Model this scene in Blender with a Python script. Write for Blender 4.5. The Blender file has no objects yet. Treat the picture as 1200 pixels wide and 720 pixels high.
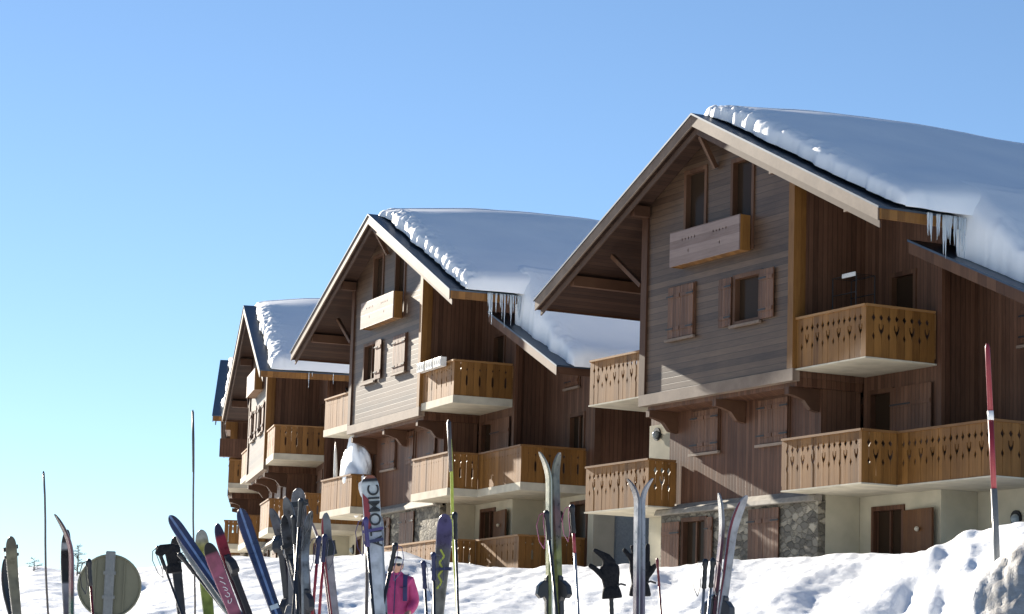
import bpy, bmesh, math, random
import numpy as np
from mathutils import Vector, Matrix
random.seed(7)
R = math.radians
scene = bpy.context.scene
COL = scene.collection
EYE = 0.9                       # camera height above the snow it sits over
F, PITCH, ROLL = 3012.86, 0.153877, 0.030784   # focal length in 1200-px units, radians

# ------------------------------------------------------------------ camera
cd = bpy.data.cameras.new('camera'); cd.sensor_width = 36; cd.lens = F / 1200 * 36
cd.clip_start = 0.1; cd.clip_end = 9000
cam = bpy.data.objects.new('camera', cd); COL.objects.link(cam)
cam.location = (0, 0, EYE)
cam.rotation_euler = (Matrix.Rotation(R(90) + PITCH, 3, 'X') @ Matrix.Rotation(ROLL, 3, 'Z')).to_euler()
scene.camera = cam

def ray(px, py):
    X, Y = px - 600, 360 - py
    x = X * math.cos(ROLL) - Y * math.sin(ROLL); y = X * math.sin(ROLL) + Y * math.cos(ROLL)
    a, c = x / F, y / F
    return Vector((a, math.cos(PITCH) - c * math.sin(PITCH), math.sin(PITCH) + c * math.cos(PITCH)))
def at(px, py, D):
    "world point on the sight line through a photo pixel, D metres away in y"
    r = ray(px, py); return Vector((0, 0, EYE)) + r * (D / r.y)

# ------------------------------------------------------------------ noise
def _hash(i, j, s):
    n = (i.astype(np.int64) * 374761393 + j.astype(np.int64) * 668265263 + s * 1442695041) & 0x7fffffff
    n = ((n ^ (n >> 13)) * 1274126177) & 0x7fffffff
    return ((n ^ (n >> 16)) & 0xffff) / 65535.0
def vnoise(x, y, s=0):
    x = np.asarray(x, float); y = np.asarray(y, float)
    i, j = np.floor(x), np.floor(y); u, v = x - i, y - j
    u = u * u * u * (u * (u * 6 - 15) + 10); v = v * v * v * (v * (v * 6 - 15) + 10)
    a, b, c, d = _hash(i, j, s), _hash(i + 1, j, s), _hash(i, j + 1, s), _hash(i + 1, j + 1, s)
    return (a * (1 - u) + b * u) * (1 - v) + (c * (1 - u) + d * u) * v - 0.5
def fbm(x, y, o=4, s=0, g=0.5):
    t = 0; a = 1
    for k in range(o): t = t + a * vnoise(x * 2 ** k + 17.3 * k, y * 2 ** k - 9.1 * k, s + k); a *= g
    return t

# ------------------------------------------------------------------ mesh helpers
class MB:
    def __init__(s): s.v = []; s.f = []; s.m = []; s.mi = 0
    def face(s, idx): s.f.append(idx); s.m.append(s.mi)
    def hexa(s, p):
        "8 points: bottom 4 ccw, top 4 ccw"
        n = len(s.v); s.v += [tuple(q) for q in p]
        for q in ((3, 2, 1, 0), (4, 5, 6, 7), (0, 1, 5, 4), (1, 2, 6, 5), (2, 3, 7, 6), (3, 0, 4, 7)):
            s.face([n + k for k in q])
        return s
    def box(s, x0, x1, y0, y1, z0, z1):
        return s.hexa([(x0, y0, z0), (x1, y0, z0), (x1, y1, z0), (x0, y1, z0), (x0, y0, z1), (x1, y0, z1), (x1, y1, z1), (x0, y1, z1)])
    def beam(s, a, b, w, h, up=(0, 0, 1)):
        a, b = Vector(a), Vector(b); d = (b - a).normalized(); u = Vector(up); r = d.cross(u)
        if r.length < 1e-4: r = d.cross(Vector((0, 1, 0)))
        r.normalize(); u = r.cross(d)
        r *= w / 2; u *= h / 2
        return s.hexa([a - r - u, a + r - u, b + r - u, b - r - u, a - r + u, a + r + u, b + r + u, b - r + u])
    def prism(s, poly, f0, f1):
        "poly of 2-D points; f0/f1 map a 2-D point to the near and far 3-D point"
        n = len(s.v); k = len(poly)
        s.v += [tuple(f0(*p)) for p in poly] + [tuple(f1(*p)) for p in poly]
        s.face([n + i for i in range(k)]); s.face([n + k + i for i in reversed(range(k))])
        for i in range(k):
            j = (i + 1) % k; s.face([n + j, n + i, n + k + i, n + k + j])
        return s
    def tube(s, pts, rad, seg=8, cap=True, flat=1.0):
        pts = [Vector(p) for p in pts]; n = len(s.v); m = len(pts)
        if not hasattr(rad, '__len__'): rad = [rad] * m
        t0 = (pts[1] - pts[0]).normalized(); ref = Vector((0, 1, 0)) if abs(t0.y) < .9 else Vector((1, 0, 0))
        for i, p in enumerate(pts):
            t = (pts[min(i + 1, m - 1)] - pts[max(i - 1, 0)]).normalized()
            a = t.cross(ref).normalized(); b = t.cross(a)
            for k in range(seg):
                an = 2 * math.pi * k / seg; s.v.append(tuple(p + a * rad[i] * math.cos(an) + b * rad[i] * flat * math.sin(an)))
        for i in range(m - 1):
            for k in range(seg):
                q = (k + 1) % seg; s.face([n + i * seg + k, n + i * seg + q, n + (i + 1) * seg + q, n + (i + 1) * seg + k])
        if cap:
            s.face([n + k for k in reversed(range(seg))]); s.face([n + (m - 1) * seg + k for k in range(seg)])
        return s
    def grid(s, P):
        "P: (r,c,3) array"
        n = len(s.v); r, c = P.shape[:2]; s.v += [tuple(q) for q in P.reshape(-1, 3)]
        for i in range(r - 1):
            for j in range(c - 1):
                a = n + i * c + j; s.face([a, a + 1, a + c + 1, a + c])
        return s
    def ball(s, c, r, seg=12, rings=8, fn=None):
        n = len(s.v); c = Vector(c); r = Vector(r) if hasattr(r, '__len__') else Vector((r, r, r))
        for i in range(rings + 1):
            th = math.pi * i / rings
            for k in range(seg):
                ph = 2 * math.pi * k / seg
                d = Vector((math.sin(th) * math.cos(ph), math.sin(th) * math.sin(ph), math.cos(th)))
                q = 1 if fn is None else fn(d)
                s.v.append((c.x + d.x * r.x * q, c.y + d.y * r.y * q, c.z + d.z * r.z * q))
        for i in range(rings):
            for k in range(seg):
                q = (k + 1) % seg; s.face([n + i * seg + k, n + (i + 1) * seg + k, n + (i + 1) * seg + q, n + i * seg + q])
        return s
    def build(s, name, mat, parent=None, loc=(0, 0, 0), smooth=False, bevel=0):
        me = bpy.data.meshes.new(name); me.from_pydata(s.v, [], s.f)
        for m in (mat if isinstance(mat, (list, tuple)) else [mat]): me.materials.append(m)
        me.polygons.foreach_set('material_index', s.m)
        bm = bmesh.new(); bm.from_mesh(me); bmesh.ops.remove_doubles(bm, verts=bm.verts, dist=1e-5)
        bmesh.ops.recalc_face_normals(bm, faces=bm.faces); bm.to_mesh(me); bm.free()
        me.polygons.foreach_set('use_smooth', [smooth] * len(me.polygons)); me.update()
        o = bpy.data.objects.new(name, me); COL.objects.link(o); o.location = loc
        if parent is not None: o.parent = parent
        if bevel:
            b = o.modifiers.new('bevel', 'BEVEL'); b.width = bevel; b.segments = 2; b.limit_method = 'ANGLE'
        return o
def empty(name, loc, rz=0, rot=None):
    o = bpy.data.objects.new(name, None); COL.objects.link(o); o.location = loc
    o.rotation_euler = rot if rot is not None else (0, 0, rz); o.empty_display_size = .2
    return o
def tag(o, label=None, cat=None, group=None, kind=None):
    if label: o['label'] = label
    if cat: o['category'] = cat
    if group: o['group'] = group
    if kind: o['kind'] = kind
    return o

# ------------------------------------------------------------------ materials
def new_mat(name):
    m = bpy.data.materials.new(name); m.use_nodes = True; nt = m.node_tree
    return m, nt, nt.nodes, nt.links, nt.nodes['Principled BSDF']
def node(ns, t, **kw):
    n = ns.new(t)
    for k, v in kw.items(): setattr(n, k, v)
    return n
def ramp(ns, stops):
    r = ns.new('ShaderNodeValToRGB'); e = r.color_ramp.elements
    while len(e) > 1: e.remove(e[-1])
    e[0].position = stops[0][0]; e[0].color = (*stops[0][1], 1)
    for p, c in stops[1:]: q = e.new(p); q.color = (*c, 1)
    return r
def plain(name, col, rough=.5, metal=0, var=.12, scale=25, spec=.5, bump=0):
    m, nt, ns, L, B = new_mat(name)
    tc = ns.new('ShaderNodeTexCoord'); no = ns.new('ShaderNodeTexNoise'); no.inputs['Scale'].default_value = scale; no.inputs['Detail'].default_value = 4
    L.new(tc.outputs['Object'], no.inputs['Vector'])
    r = ramp(ns, [(.3, [c * (1 - var) for c in col]), (.7, [min(1, c * (1 + var)) for c in col])])
    L.new(no.outputs['Fac'], r.inputs['Fac']); L.new(r.outputs['Color'], B.inputs['Base Color'])
    B.inputs['Roughness'].default_value = rough; B.inputs['Metallic'].default_value = metal; B.inputs['Specular IOR Level'].default_value = spec
    if bump:
        b = ns.new('ShaderNodeBump'); b.inputs['Strength'].default_value = bump; b.inputs['Distance'].default_value = .02
        L.new(no.outputs['Fac'], b.inputs['Height']); L.new(b.outputs['Normal'], B.inputs['Normal'])
    return m
def wood(name, dark, light, along='x', board=.15, across=None, rough=.6, gap=.012, streak=1.0, spec=.22, seam=.35, bump=.6):
    """boards: `across` is the axis the boards are stacked along, `along` the grain axis"""
    m, nt, ns, L, B = new_mat(name)
    tc = ns.new('ShaderNodeTexCoord'); sp = ns.new('ShaderNodeSeparateXYZ'); L.new(tc.outputs['Object'], sp.inputs[0])
    def math_(op, a, b=None):
        n = ns.new('ShaderNodeMath'); n.operation = op
        for i, q in enumerate((a, b)):
            if q is None: continue
            if isinstance(q, (int, float)): n.inputs[i].default_value = q
            else: L.new(q, n.inputs[i])
        return n.outputs[0]
    ax = dict(x=sp.outputs[0], y=sp.outputs[1], z=sp.outputs[2])
    if across == 'xy': ac = math_('ADD', ax['x'], ax['y'])
    else: ac = ax[across]
    t = math_('DIVIDE', ac, board); fl = math_('FLOOR', t); fr = math_('FRACT', t)
    wn = ns.new('ShaderNodeTexWhiteNoise'); wn.noise_dimensions = '1D'; L.new(fl, wn.inputs['W'])
    mp = ns.new('ShaderNodeMapping'); sc = dict(x=14., y=14., z=14.)
    for a in along: sc[a] = 1.3
    mp.inputs['Scale'].default_value = (sc['x'], sc['y'], sc['z'])
    L.new(tc.outputs['Object'], mp.inputs['Vector'])
    ad = ns.new('ShaderNodeVectorMath'); ad.operation = 'ADD'; L.new(mp.outputs[0], ad.inputs[0])
    sc3 = ns.new('ShaderNodeVectorMath'); sc3.operation = 'SCALE'; L.new(wn.outputs['Color'], sc3.inputs[0]); sc3.inputs['Scale'].default_value = 40
    L.new(sc3.outputs[0], ad.inputs[1])
    no = ns.new('ShaderNodeTexNoise'); no.inputs['Scale'].default_value = 1.6; no.inputs['Detail'].default_value = 6; no.inputs['Roughness'].default_value = .65
    L.new(ad.outputs[0], no.inputs['Vector'])
    big = ns.new('ShaderNodeTexNoise'); big.inputs['Scale'].default_value = .9; big.inputs['Detail'].default_value = 3; L.new(tc.outputs['Object'], big.inputs['Vector'])
    f = math_('ADD', math_('MULTIPLY', wn.outputs['Value'], .45), math_('MULTIPLY', no.outputs['Fac'], .75 * streak))
    f = math_('ADD', f, math_('MULTIPLY', math_('SUBTRACT', big.outputs['Fac'], .5), .5))
    r = ramp(ns, [(.25, dark), (.95, light)]); L.new(f, r.inputs['Fac'])
    edge = math_('MINIMUM', fr, math_('SUBTRACT', 1., fr)); g = gap / board
    ed = ns.new('ShaderNodeMapRange'); ed.interpolation_type = 'SMOOTHSTEP'; L.new(edge, ed.inputs['Value'])
    ed.inputs['From Min'].default_value = 0; ed.inputs['From Max'].default_value = g; ed.inputs['To Min'].default_value = seam; ed.inputs['To Max'].default_value = 1
    mx = ns.new('ShaderNodeVectorMath'); mx.operation = 'SCALE'; L.new(r.outputs['Color'], mx.inputs[0]); L.new(ed.outputs[0], mx.inputs['Scale'])
    L.new(mx.outputs[0], B.inputs['Base Color'])
    hb = math_('ADD', math_('MULTIPLY', ed.outputs[0], 1.), math_('MULTIPLY', no.outputs['Fac'], .25))
    hb = math_('ADD', hb, math_('MULTIPLY', wn.outputs['Value'], .3))
    b = ns.new('ShaderNodeBump'); b.inputs['Strength'].default_value = bump; b.inputs['Distance'].default_value = .006
    L.new(hb, b.inputs['Height']); L.new(b.outputs['Normal'], B.inputs['Normal'])
    B.inputs['Roughness'].default_value = rough; B.inputs['Specular IOR Level'].default_value = spec
    return m
M = {}
M['weathered'] = wood('weathered_planks', (.040, .020, .012), (.125, .076, .046), 'x', .15, 'z', .46, spec=.3, bump=.3)
M['boards'] = wood('brown_boards', (.066, .031, .018), (.16, .08, .048), 'z', .13, 'xy', .6)
M['boards_front'] = wood('red_brown_boards', (.066, .029, .017), (.15, .074, .044), 'z', .13, 'xy', .5, spec=.15)
M['honey'] = wood('honey_wood', (.12, .052, .013), (.28, .132, .036), 'z', .2, 'xy', .5, gap=.004, seam=.8)
M['honey_rail'] = wood('honey_rail', (.16, .075, .026), (.32, .17, .065), 'xy', .5, 'z', .5, gap=.002, seam=.95)
M['honey_door'] = wood('door_wood', (.08, .03, .01), (.16, .07, .024), 'z', .16, 'xy', .5, gap=.006, seam=.6)
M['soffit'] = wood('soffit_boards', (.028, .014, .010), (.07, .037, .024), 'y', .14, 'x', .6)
M['fascia'] = wood('fascia_wood', (.13, .09, .065), (.30, .225, .17), 'xz', .35, 'y', .55, gap=.002, seam=.95)
M['beam'] = wood('beam_wood', (.055, .024, .013), (.125, .062, .034), 'yz', .3, 'x', .6, gap=.002, seam=.95)
M['beam_rake'] = wood('rake_beam_wood', (.06, .035, .025), (.13, .08, .055), 'xz', .5, 'y', .6, gap=.002, seam=.95)
M['shutter'] = wood('shutter_wood', (.075, .032, .016), (.18, .088, .05), 'z', .14, 'xy', .5)
M['panel'] = wood('pale_panel_wood', (.15, .10, .085), (.27, .20, .175), 'x', .2, 'z', .55, gap=.004, seam=.8)
M['metal'] = plain('roof_sheet_metal', (.045, .065, .095), .4, .6, .2, 3)
M['iron'] = plain('black_iron', (.02, .02, .022), .5, .4)
M['plaster'] = plain('cream_plaster', (.46, .42, .32), .85, 0, .13, 1.6, .3, .1)
M['slab'] = plain('painted_slab', (.5, .45, .35), .8, 0, .16, 2.2, .3, .05)
M['coping'] = plain('grey_coping', (.26, .235, .2), .8, 0, .2, 6, .3, .2)
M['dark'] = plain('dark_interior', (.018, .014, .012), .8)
M['lampglass'] = plain('lamp_glass', (.30, .34, .36), .2)
def glass_mat():
    m, nt, ns, L, B = new_mat('window_glass')
    B.inputs['Base Color'].default_value = (.035, .022, .014, 1); B.inputs['Roughness'].default_value = .12; B.inputs['Specular IOR Level'].default_value = .04
    tc = ns.new('ShaderNodeTexCoord'); no = ns.new('ShaderNodeTexNoise'); no.inputs['Scale'].default_value = .8; L.new(tc.outputs['Object'], no.inputs['Vector'])
    b = ns.new('ShaderNodeBump'); b.inputs['Strength'].default_value = .05; L.new(no.outputs['Fac'], b.inputs['Height']); L.new(b.outputs['Normal'], B.inputs['Normal'])
    return m
M['glass'] = glass_mat()
def stone_mat():
    m, nt, ns, L, B = new_mat('rubble_stone')
    tc = ns.new('ShaderNodeTexCoord'); mp = ns.new('ShaderNodeMapping'); mp.inputs['Scale'].default_value = (8, 8, 13); L.new(tc.outputs['Object'], mp.inputs['Vector'])
    nz = ns.new('ShaderNodeTexNoise'); nz.inputs['Scale'].default_value = 2.5; L.new(mp.outputs[0], nz.inputs['Vector'])
    mxv = ns.new('ShaderNodeMix'); mxv.data_type = 'VECTOR'; mxv.inputs['Factor'].default_value = .45; L.new(mp.outputs[0], mxv.inputs['A']); L.new(nz.outputs['Color'], mxv.inputs['B'])
    v = ns.new('ShaderNodeTexVoronoi'); v.inputs['Scale'].default_value = 1.; L.new(mxv.outputs['Result'], v.inputs['Vector'])
    ve = ns.new('ShaderNodeTexVoronoi'); ve.feature = 'DISTANCE_TO_EDGE'; ve.inputs['Scale'].default_value = 1.; L.new(mxv.outputs['Result'], ve.inputs['Vector'])
    sp = ns.new('ShaderNodeSeparateColor'); L.new(v.outputs['Color'], sp.inputs[0])
    r = ramp(ns, [(0, (.09, .08, .065)), (.4, (.15, .135, .11)), (.75, (.24, .215, .17)), (1, (.36, .32, .25))]); L.new(sp.outputs[0], r.inputs['Fac'])
    e = ramp(ns, [(.0, (.72, .7, .66)), (.16, (1, 1, 1))]); L.new(ve.outputs['Distance'], e.inputs['Fac'])
    mx = ns.new('ShaderNodeMix'); mx.data_type = 'RGBA'; mx.blend_type = 'MULTIPLY'; mx.inputs['Factor'].default_value = 1
    L.new(r.outputs['Color'], mx.inputs['A']); L.new(e.outputs['Color'], mx.inputs['B']); L.new(mx.outputs['Result'], B.inputs['Base Color'])
    b = ns.new('ShaderNodeBump'); b.inputs['Strength'].default_value = 1; b.inputs['Distance'].default_value = .06
    L.new(e.outputs['Color'], b.inputs['Height']); L.new(b.outputs['Normal'], B.inputs['Normal']); B.inputs['Roughness'].default_value = .85
    return m
M['stone'] = stone_mat()
def snow_mat(name, fine=18., amt=.35, dirt=False, coarse=1.6):
    m, nt, ns, L, B = new_mat(name)
    tc = ns.new('ShaderNodeTexCoord')
    n1 = ns.new('ShaderNodeTexNoise'); n1.inputs['Scale'].default_value = coarse; n1.inputs['Detail'].default_value = 5; L.new(tc.outputs['Object'], n1.inputs['Vector'])
    n2 = ns.new('ShaderNodeTexNoise'); n2.inputs['Scale'].default_value = fine; n2.inputs['Detail'].default_value = 5; n2.inputs['Roughness'].default_value = .7; L.new(tc.outputs['Object'], n2.inputs['Vector'])
    r = ramp(ns, [(.3, (.80, .83, .87)), (.7, (.90, .91, .92))]); L.new(n1.outputs['Fac'], r.inputs['Fac'])
    out = r.outputs['Color']
    if dirt:
        at_ = ns.new('ShaderNodeAttribute'); at_.attribute_name = 'dirt'
        nd = ns.new('ShaderNodeTexNoise'); nd.inputs['Scale'].default_value = 7; nd.inputs['Detail'].default_value = 8; nd.inputs['Roughness'].default_value = .75; L.new(tc.outputs['Object'], nd.inputs['Vector'])
        mm = ns.new('ShaderNodeMath'); mm.operation = 'MULTIPLY_ADD'; L.new(nd.outputs['Fac'], mm.inputs[0]); mm.inputs[1].default_value = 1.6; mm.inputs[2].default_value = -.85
        m2 = ns.new('ShaderNodeMath'); m2.operation = 'ADD'; L.new(mm.outputs[0], m2.inputs[0]); L.new(at_.outputs['Fac'], m2.inputs[1])
        m3 = ns.new('ShaderNodeMath'); m3.operation = 'MULTIPLY'; m3.use_clamp = True; L.new(m2.outputs[0], m3.inputs[0]); L.new(at_.outputs['Fac'], m3.inputs[1])
        mx = ns.new('ShaderNodeMix'); mx.data_type = 'RGBA'; L.new(m3.outputs[0], mx.inputs['Factor']); L.new(out, mx.inputs['A']); mx.inputs['B'].default_value = (.40, .375, .34, 1)
        out = mx.outputs['Result']
    L.new(out, B.inputs['Base Color']); B.inputs['Roughness'].default_value = .55; B.inputs['Specular IOR Level'].default_value = .35
    B.inputs['Subsurface Weight'].default_value = 0
    ad = ns.new('ShaderNodeMath'); ad.operation = 'MULTIPLY_ADD'; L.new(n2.outputs['Fac'], ad.inputs[0]); ad.inputs[1].default_value = amt; L.new(n1.outputs['Fac'], ad.inputs[2])
    b = ns.new('ShaderNodeBump'); b.inputs['Strength'].default_value = .42; b.inputs['Distance'].default_value = .10
    L.new(ad.outputs[0], b.inputs['Height']); L.new(b.outputs['Normal'], B.inputs['Normal'])
    return m
M['snow'] = snow_mat('field_snow', 14, .4, True)
M['roofsnow'] = snow_mat('roof_snow', 10, .06, False, .5)
def ice_mat():
    m, nt, ns, L, B = new_mat('ice')
    B.inputs['Base Color'].default_value = (.8, .88, .95, 1); B.inputs['Roughness'].default_value = .08; B.inputs['Transmission Weight'].default_value = .55; B.inputs['IOR'].default_value = 1.31
    return m
M['ice'] = ice_mat()

# ------------------------------------------------------------------ light and sky
SUN_AZ = Vector((-.525, .851, 0)).normalized(); SUN_EL = R(20)
sd = SUN_AZ * math.cos(SUN_EL) + Vector((0, 0, math.sin(SUN_EL)))
ld = bpy.data.lights.new('sun', 'SUN'); ld.energy = 5.0; ld.angle = R(.53); ld.color = (1, .91, .77)
sun = bpy.data.objects.new('sun', ld); COL.objects.link(sun); sun.location = sd * 200
sun.rotation_euler = sd.to_track_quat('Z', 'Y').to_euler()
w = bpy.data.worlds.new('World'); scene.world = w; w.use_nodes = True
wn = w.node_tree.nodes; bg = wn['Background']; sky = wn.new('ShaderNodeTexSky'); sky.sky_type = 'NISHITA'; sky.sun_disc = False
sky.sun_elevation = SUN_EL; sky.sun_rotation = math.atan2(SUN_AZ.x, SUN_AZ.y); sky.altitude = 1800; sky.air_density = 1.0; sky.dust_density = 0.05; sky.ozone_density = 3.2
w.node_tree.links.new(sky.outputs[0], bg.inputs['Color']); bg.inputs['Strength'].default_value = .05
vs = scene.view_settings; vs.view_transform = 'Standard'; vs.look = 'None'; vs.exposure = 1.5; vs.gamma = 1; vs.use_curve_mapping = False
scene.display_settings.display_device = 'sRGB'
scene.cycles.max_bounces = 6; scene.cycles.diffuse_bounces = 4; scene.cycles.glossy_bounces = 3; scene.cycles.transmission_bounces = 4

# ------------------------------------------------------------------ snow field (one sheet to the horizon)
def zr(px, py, D): return at(px, py, D).z - EYE
PXS = [-1500, 0, 60, 115, 165, 300, 400, 480, 545, 610, 650, 700, 780, 850, 950, 1000, 1060, 1100, 1140, 1200, 1260, 2600]
CR = {-1500: (62, 676), 0: (62, 671), 60: (62, 664), 115: (62, 671), 165: (62, 666), 300: (62, 651), 400: (62, 648), 480: (62, 645), 545: (61, 656), 610: (59, 664), 650: (58, 665), 700: (57, 660),
      780: (55, 655), 850: (53, 650), 950: (51, 647), 1000: (50, 641), 1060: (48, 636), 1100: (46, 629), 1140: (42, 620), 1200: (40, 600), 1260: (40, 592), 2600: (40, 590)}
DK = np.array([1.5, 6, 12, 20, 26, 30, 36, 44, 52, 58, 64, 76, 95, 120, 170, 300, 800, 4000])
def col_profile(px):
    D, py = CR[px]; zc = zr(px, py, D); out = []
    for d in DK:
        if d <= 12: z = -.9 + .45 * (d - 1.5) / 10.5
        elif d <= 26: z = -.45 + .2 * (d - 12) / 14
        elif d <= D:
            t = (d - 26) / (D - 26); t = t * (1 - .25 * (1 - t)); z = -.25 + (zc + .25) * t
        elif d <= 130: z = zc + (d - D) * .014
        elif d <= 300: z = zc + 1 - (d - 130) * .03
        else: z = zc - 4 - (d - 300) * .06
        out.append(z)
    return out
PROF = np.array([col_profile(p) for p in PXS])          # (px, D)
def smooth_interp(xs, x):
    xs = np.asarray(xs, float); k = np.clip(np.searchsorted(xs, x) - 1, 0, len(xs) - 2)
    t = np.clip((x - xs[k]) / (xs[k + 1] - xs[k]), 0, 1)
    return k, t
def base_h(x, y):
    x = np.asarray(x, float); y = np.asarray(y, float)
    d = np.maximum(np.where(y > 0, y, 0), 1.5); d = np.where(np.hypot(x, y) > 400, np.maximum(d, np.hypot(x, y)), d)
    px = 600 + np.clip(x / d, -.7, .7) * F * .988
    i, a = smooth_interp(PXS, px); j, b = smooth_interp(DK, d)
    a = a * a * (3 - 2 * a)
    z = (PROF[i, j] * (1 - b) + PROF[i, j + 1] * b) * (1 - a) + (PROF[i + 1, j] * (1 - b) + PROF[i + 1, j + 1] * b) * a
    return z
BANK = [(6.1, 28.4, 1.5, 2.2, 1.45), (5.15, 27.0, .8, 1.5, .75), (6.6, 31, 1.2, 1.4, .55), (8.4, 29, 2.0, 3.0, 1.2)]
def bank_h(x, y):
    z = 0
    for cx, cy, rx, ry, h in BANK: z = z + h * np.exp(-((x - cx) / rx) ** 2 - ((y - cy) / ry) ** 2)
    return z
def G_(*q): return [((lambda p: (p.x, p.y))(at(px, py, D))) for px, py, D in q]
GROOVES = [(G_((860, 715, 27), (960, 690, 31), (1010, 668, 36), (1070, 645, 41), (1130, 625, 44)), .30, .33),
           (G_((990, 712, 27), (1040, 680, 31), (1100, 655, 36), (1140, 640, 40)), .22, .26),
           (G_((640, 716, 28), (700, 690, 33), (745, 668, 42), (800, 655, 52)), .25, .40),
           (G_((900, 668, 36), (960, 655, 43), (1020, 645, 48)), .22, .45),
           (G_((250, 712, 28), (330, 690, 36), (420, 668, 48), (500, 655, 58)), .22, .45),
           (G_((60, 715, 30), (110, 690, 40), (160, 672, 56)), .22, .4)]
def ground(x, y, detail=True):
    x = np.asarray(x, float); y = np.asarray(y, float)
    z = base_h(x, y); bk = bank_h(x, y)
    near = np.clip((y - 6) / 12, 0, 1) * np.exp(-np.maximum(y - 60, 0) / 60.)
    if detail:
        # ploughed ridges and ski tracks running up the slope to the right
        u = x * .62 - y * .14; v = x * .16 + y * .62
        rid = fbm(u * 1.9 + .6 * vnoise(v * .3, u * .3, 5), v * .28, 3, 11)
        z = z + near * (.085 * rid + 0.03 * fbm(u * 4.5, v * .9, 4, 91, .6) + .12 * fbm(x * .22, y * .13, 3, 3) + .022 * fbm(x * 2.4, y * 1.3, 5, 21, .6))
        tr = np.abs(((u * 1.35 + .25 * vnoise(v * .25, u * .1, 31)) % 1.6) - .8)
        z = z - near * np.clip((vnoise(u * .5, v * .12, 41) + .15) * 2, 0, 1) * .045 * np.exp(-(tr / .13) ** 2)
        for pts, dep, wd in GROOVES:
            best = np.full(np.broadcast(x, y).shape, 1e9)
            for (ax_, ay), (bx, by) in zip(pts, pts[1:]):
                t = np.clip(((x - ax_) * (bx - ax_) + (y - ay) * (by - ay)) / ((bx - ax_) ** 2 + (by - ay) ** 2), 0, 1)
                best = np.minimum(best, np.hypot(x - ax_ - t * (bx - ax_), y - ay - t * (by - ay)))
            best = best + .35 * wd * fbm(x * 1.4, y * .8, 3, 77)
            dep = dep * .42; z = z - dep * np.exp(-(best / wd) ** 2) * (1 + .4 * fbm(x * 2.5, y * 1.5, 3, 78)) + .5 * dep * np.exp(-((best - 1.7 * wd) / wd) ** 2)
        lump = fbm(x * 1.3, y * 1.3, 5, 51, .55)
        z = z + bk + np.clip(bk, 0, 1.0) * .09 * lump + np.clip(bk - .1, 0, 1) * .09 * np.abs(fbm(x * 3.3, y * 3.3, 4, 61)) + np.clip(bk - .1, 0, 1) * .05 * np.abs(fbm(x * 7.5, y * 7.5, 3, 63))
    else: z = z + bk
    return z
def gz(x, y): return float(ground(np.array([x]), np.array([y]))[0]) + EYE
def build_ground():
    b = np.concatenate([np.linspace(-180, -30, 26), np.linspace(-28, -14, 29), np.linspace(-13.8, 13.8, 553), np.linspace(14, 28, 29), np.linspace(30, 180, 26)]) * math.pi / 180
    d = np.concatenate([np.linspace(1.2, 18, 30), np.linspace(18.3, 40, 200), 40 * (70 / 40) ** np.linspace(.004, 1, 190), 70 * (130 / 70) ** np.linspace(.02, 1, 50), 130 * (5000 / 130) ** np.linspace(.03, 1, 40)])
    Bg, Dg = np.meshgrid(b, d); X = Dg * np.sin(Bg); Y = Dg * np.cos(Bg)
    Z = ground(X, Y) + EYE
    r, c = X.shape; V = np.stack([X, Y, Z], -1).reshape(-1, 3)
    me = bpy.data.meshes.new('snow_field'); idx = np.arange(r * c).reshape(r, c)
    q = np.stack([idx[:-1, :-1], idx[:-1, 1:], idx[1:, 1:], idx[1:, :-1]], -1).reshape(-1, 4)
    center = [list(range(c))[::-1]]
    me.from_pydata(V.tolist(), [], q.tolist()); me.materials.append(M['snow'])
    bk = bank_h(X, Y); dn = fbm(X * 1.1, Y * 1.1, 4, 71)
    g = np.exp(-((X - 5.55) / .75) ** 2 - ((Y - 26.3) / 2.2) ** 2)
    dirt = np.clip(1.5 * g + .5 * np.clip(bk - .5, 0, 1) * np.clip(dn * 3, 0, 1) - .06, 0, 1) * np.clip(bk * 2, 0, 1)
    a = me.attributes.new('dirt', 'FLOAT', 'POINT'); a.data.foreach_set('value', dirt.reshape(-1).astype(np.float32))
    me.polygons.foreach_set('use_smooth', [True] * len(me.polygons)); me.update()
    o = bpy.data.objects.new('snow_field', me); COL.objects.link(o)
    return tag(o, kind='structure')
build_ground()

# ------------------------------------------------------------------ chalets
HB = 5.3                                    # base of a chalet below its jetty line (house z = 0)
HOUSES = [(-1.0929376, 6.29753848, 56.87110241, 7.35065416), (-1.18934042, -2.68000038, 76.70281398, 8.50388516),
          (-1.37603961, -9.0685285, 96.00710771, 8.46531998), (-1.49004518, -12.63715143, 117.12076391, 9.06609914)]
XM, ZA, SL, RT = -3.29, 6.62, .454, .20     # ridge x, ridge height, pitch, deck thickness
XL, XR, YF, YB = -10.95, 4.24, -.71, 13.
def main_top(x): return ZA - SL * abs(x - XM)
def wing_top(x): return 2.63 - .411 * (x - 3.5)
def front(y): return lambda u, d, z: (u, y - d, z)          # a wall that faces the front (-y)
def side(x): return lambda u, d, z: (x + d, u, z)           # a wall that faces right (+x)
def fbox(mb, fr, u0, u1, d0, d1, z0, z1):
    p = [(u0, d0, z0), (u1, d0, z0), (u1, d1, z0), (u0, d1, z0), (u0, d0, z1), (u1, d0, z1), (u1, d1, z1), (u0, d1, z1)]
    return mb.hexa([fr(*q) for q in p])
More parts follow.
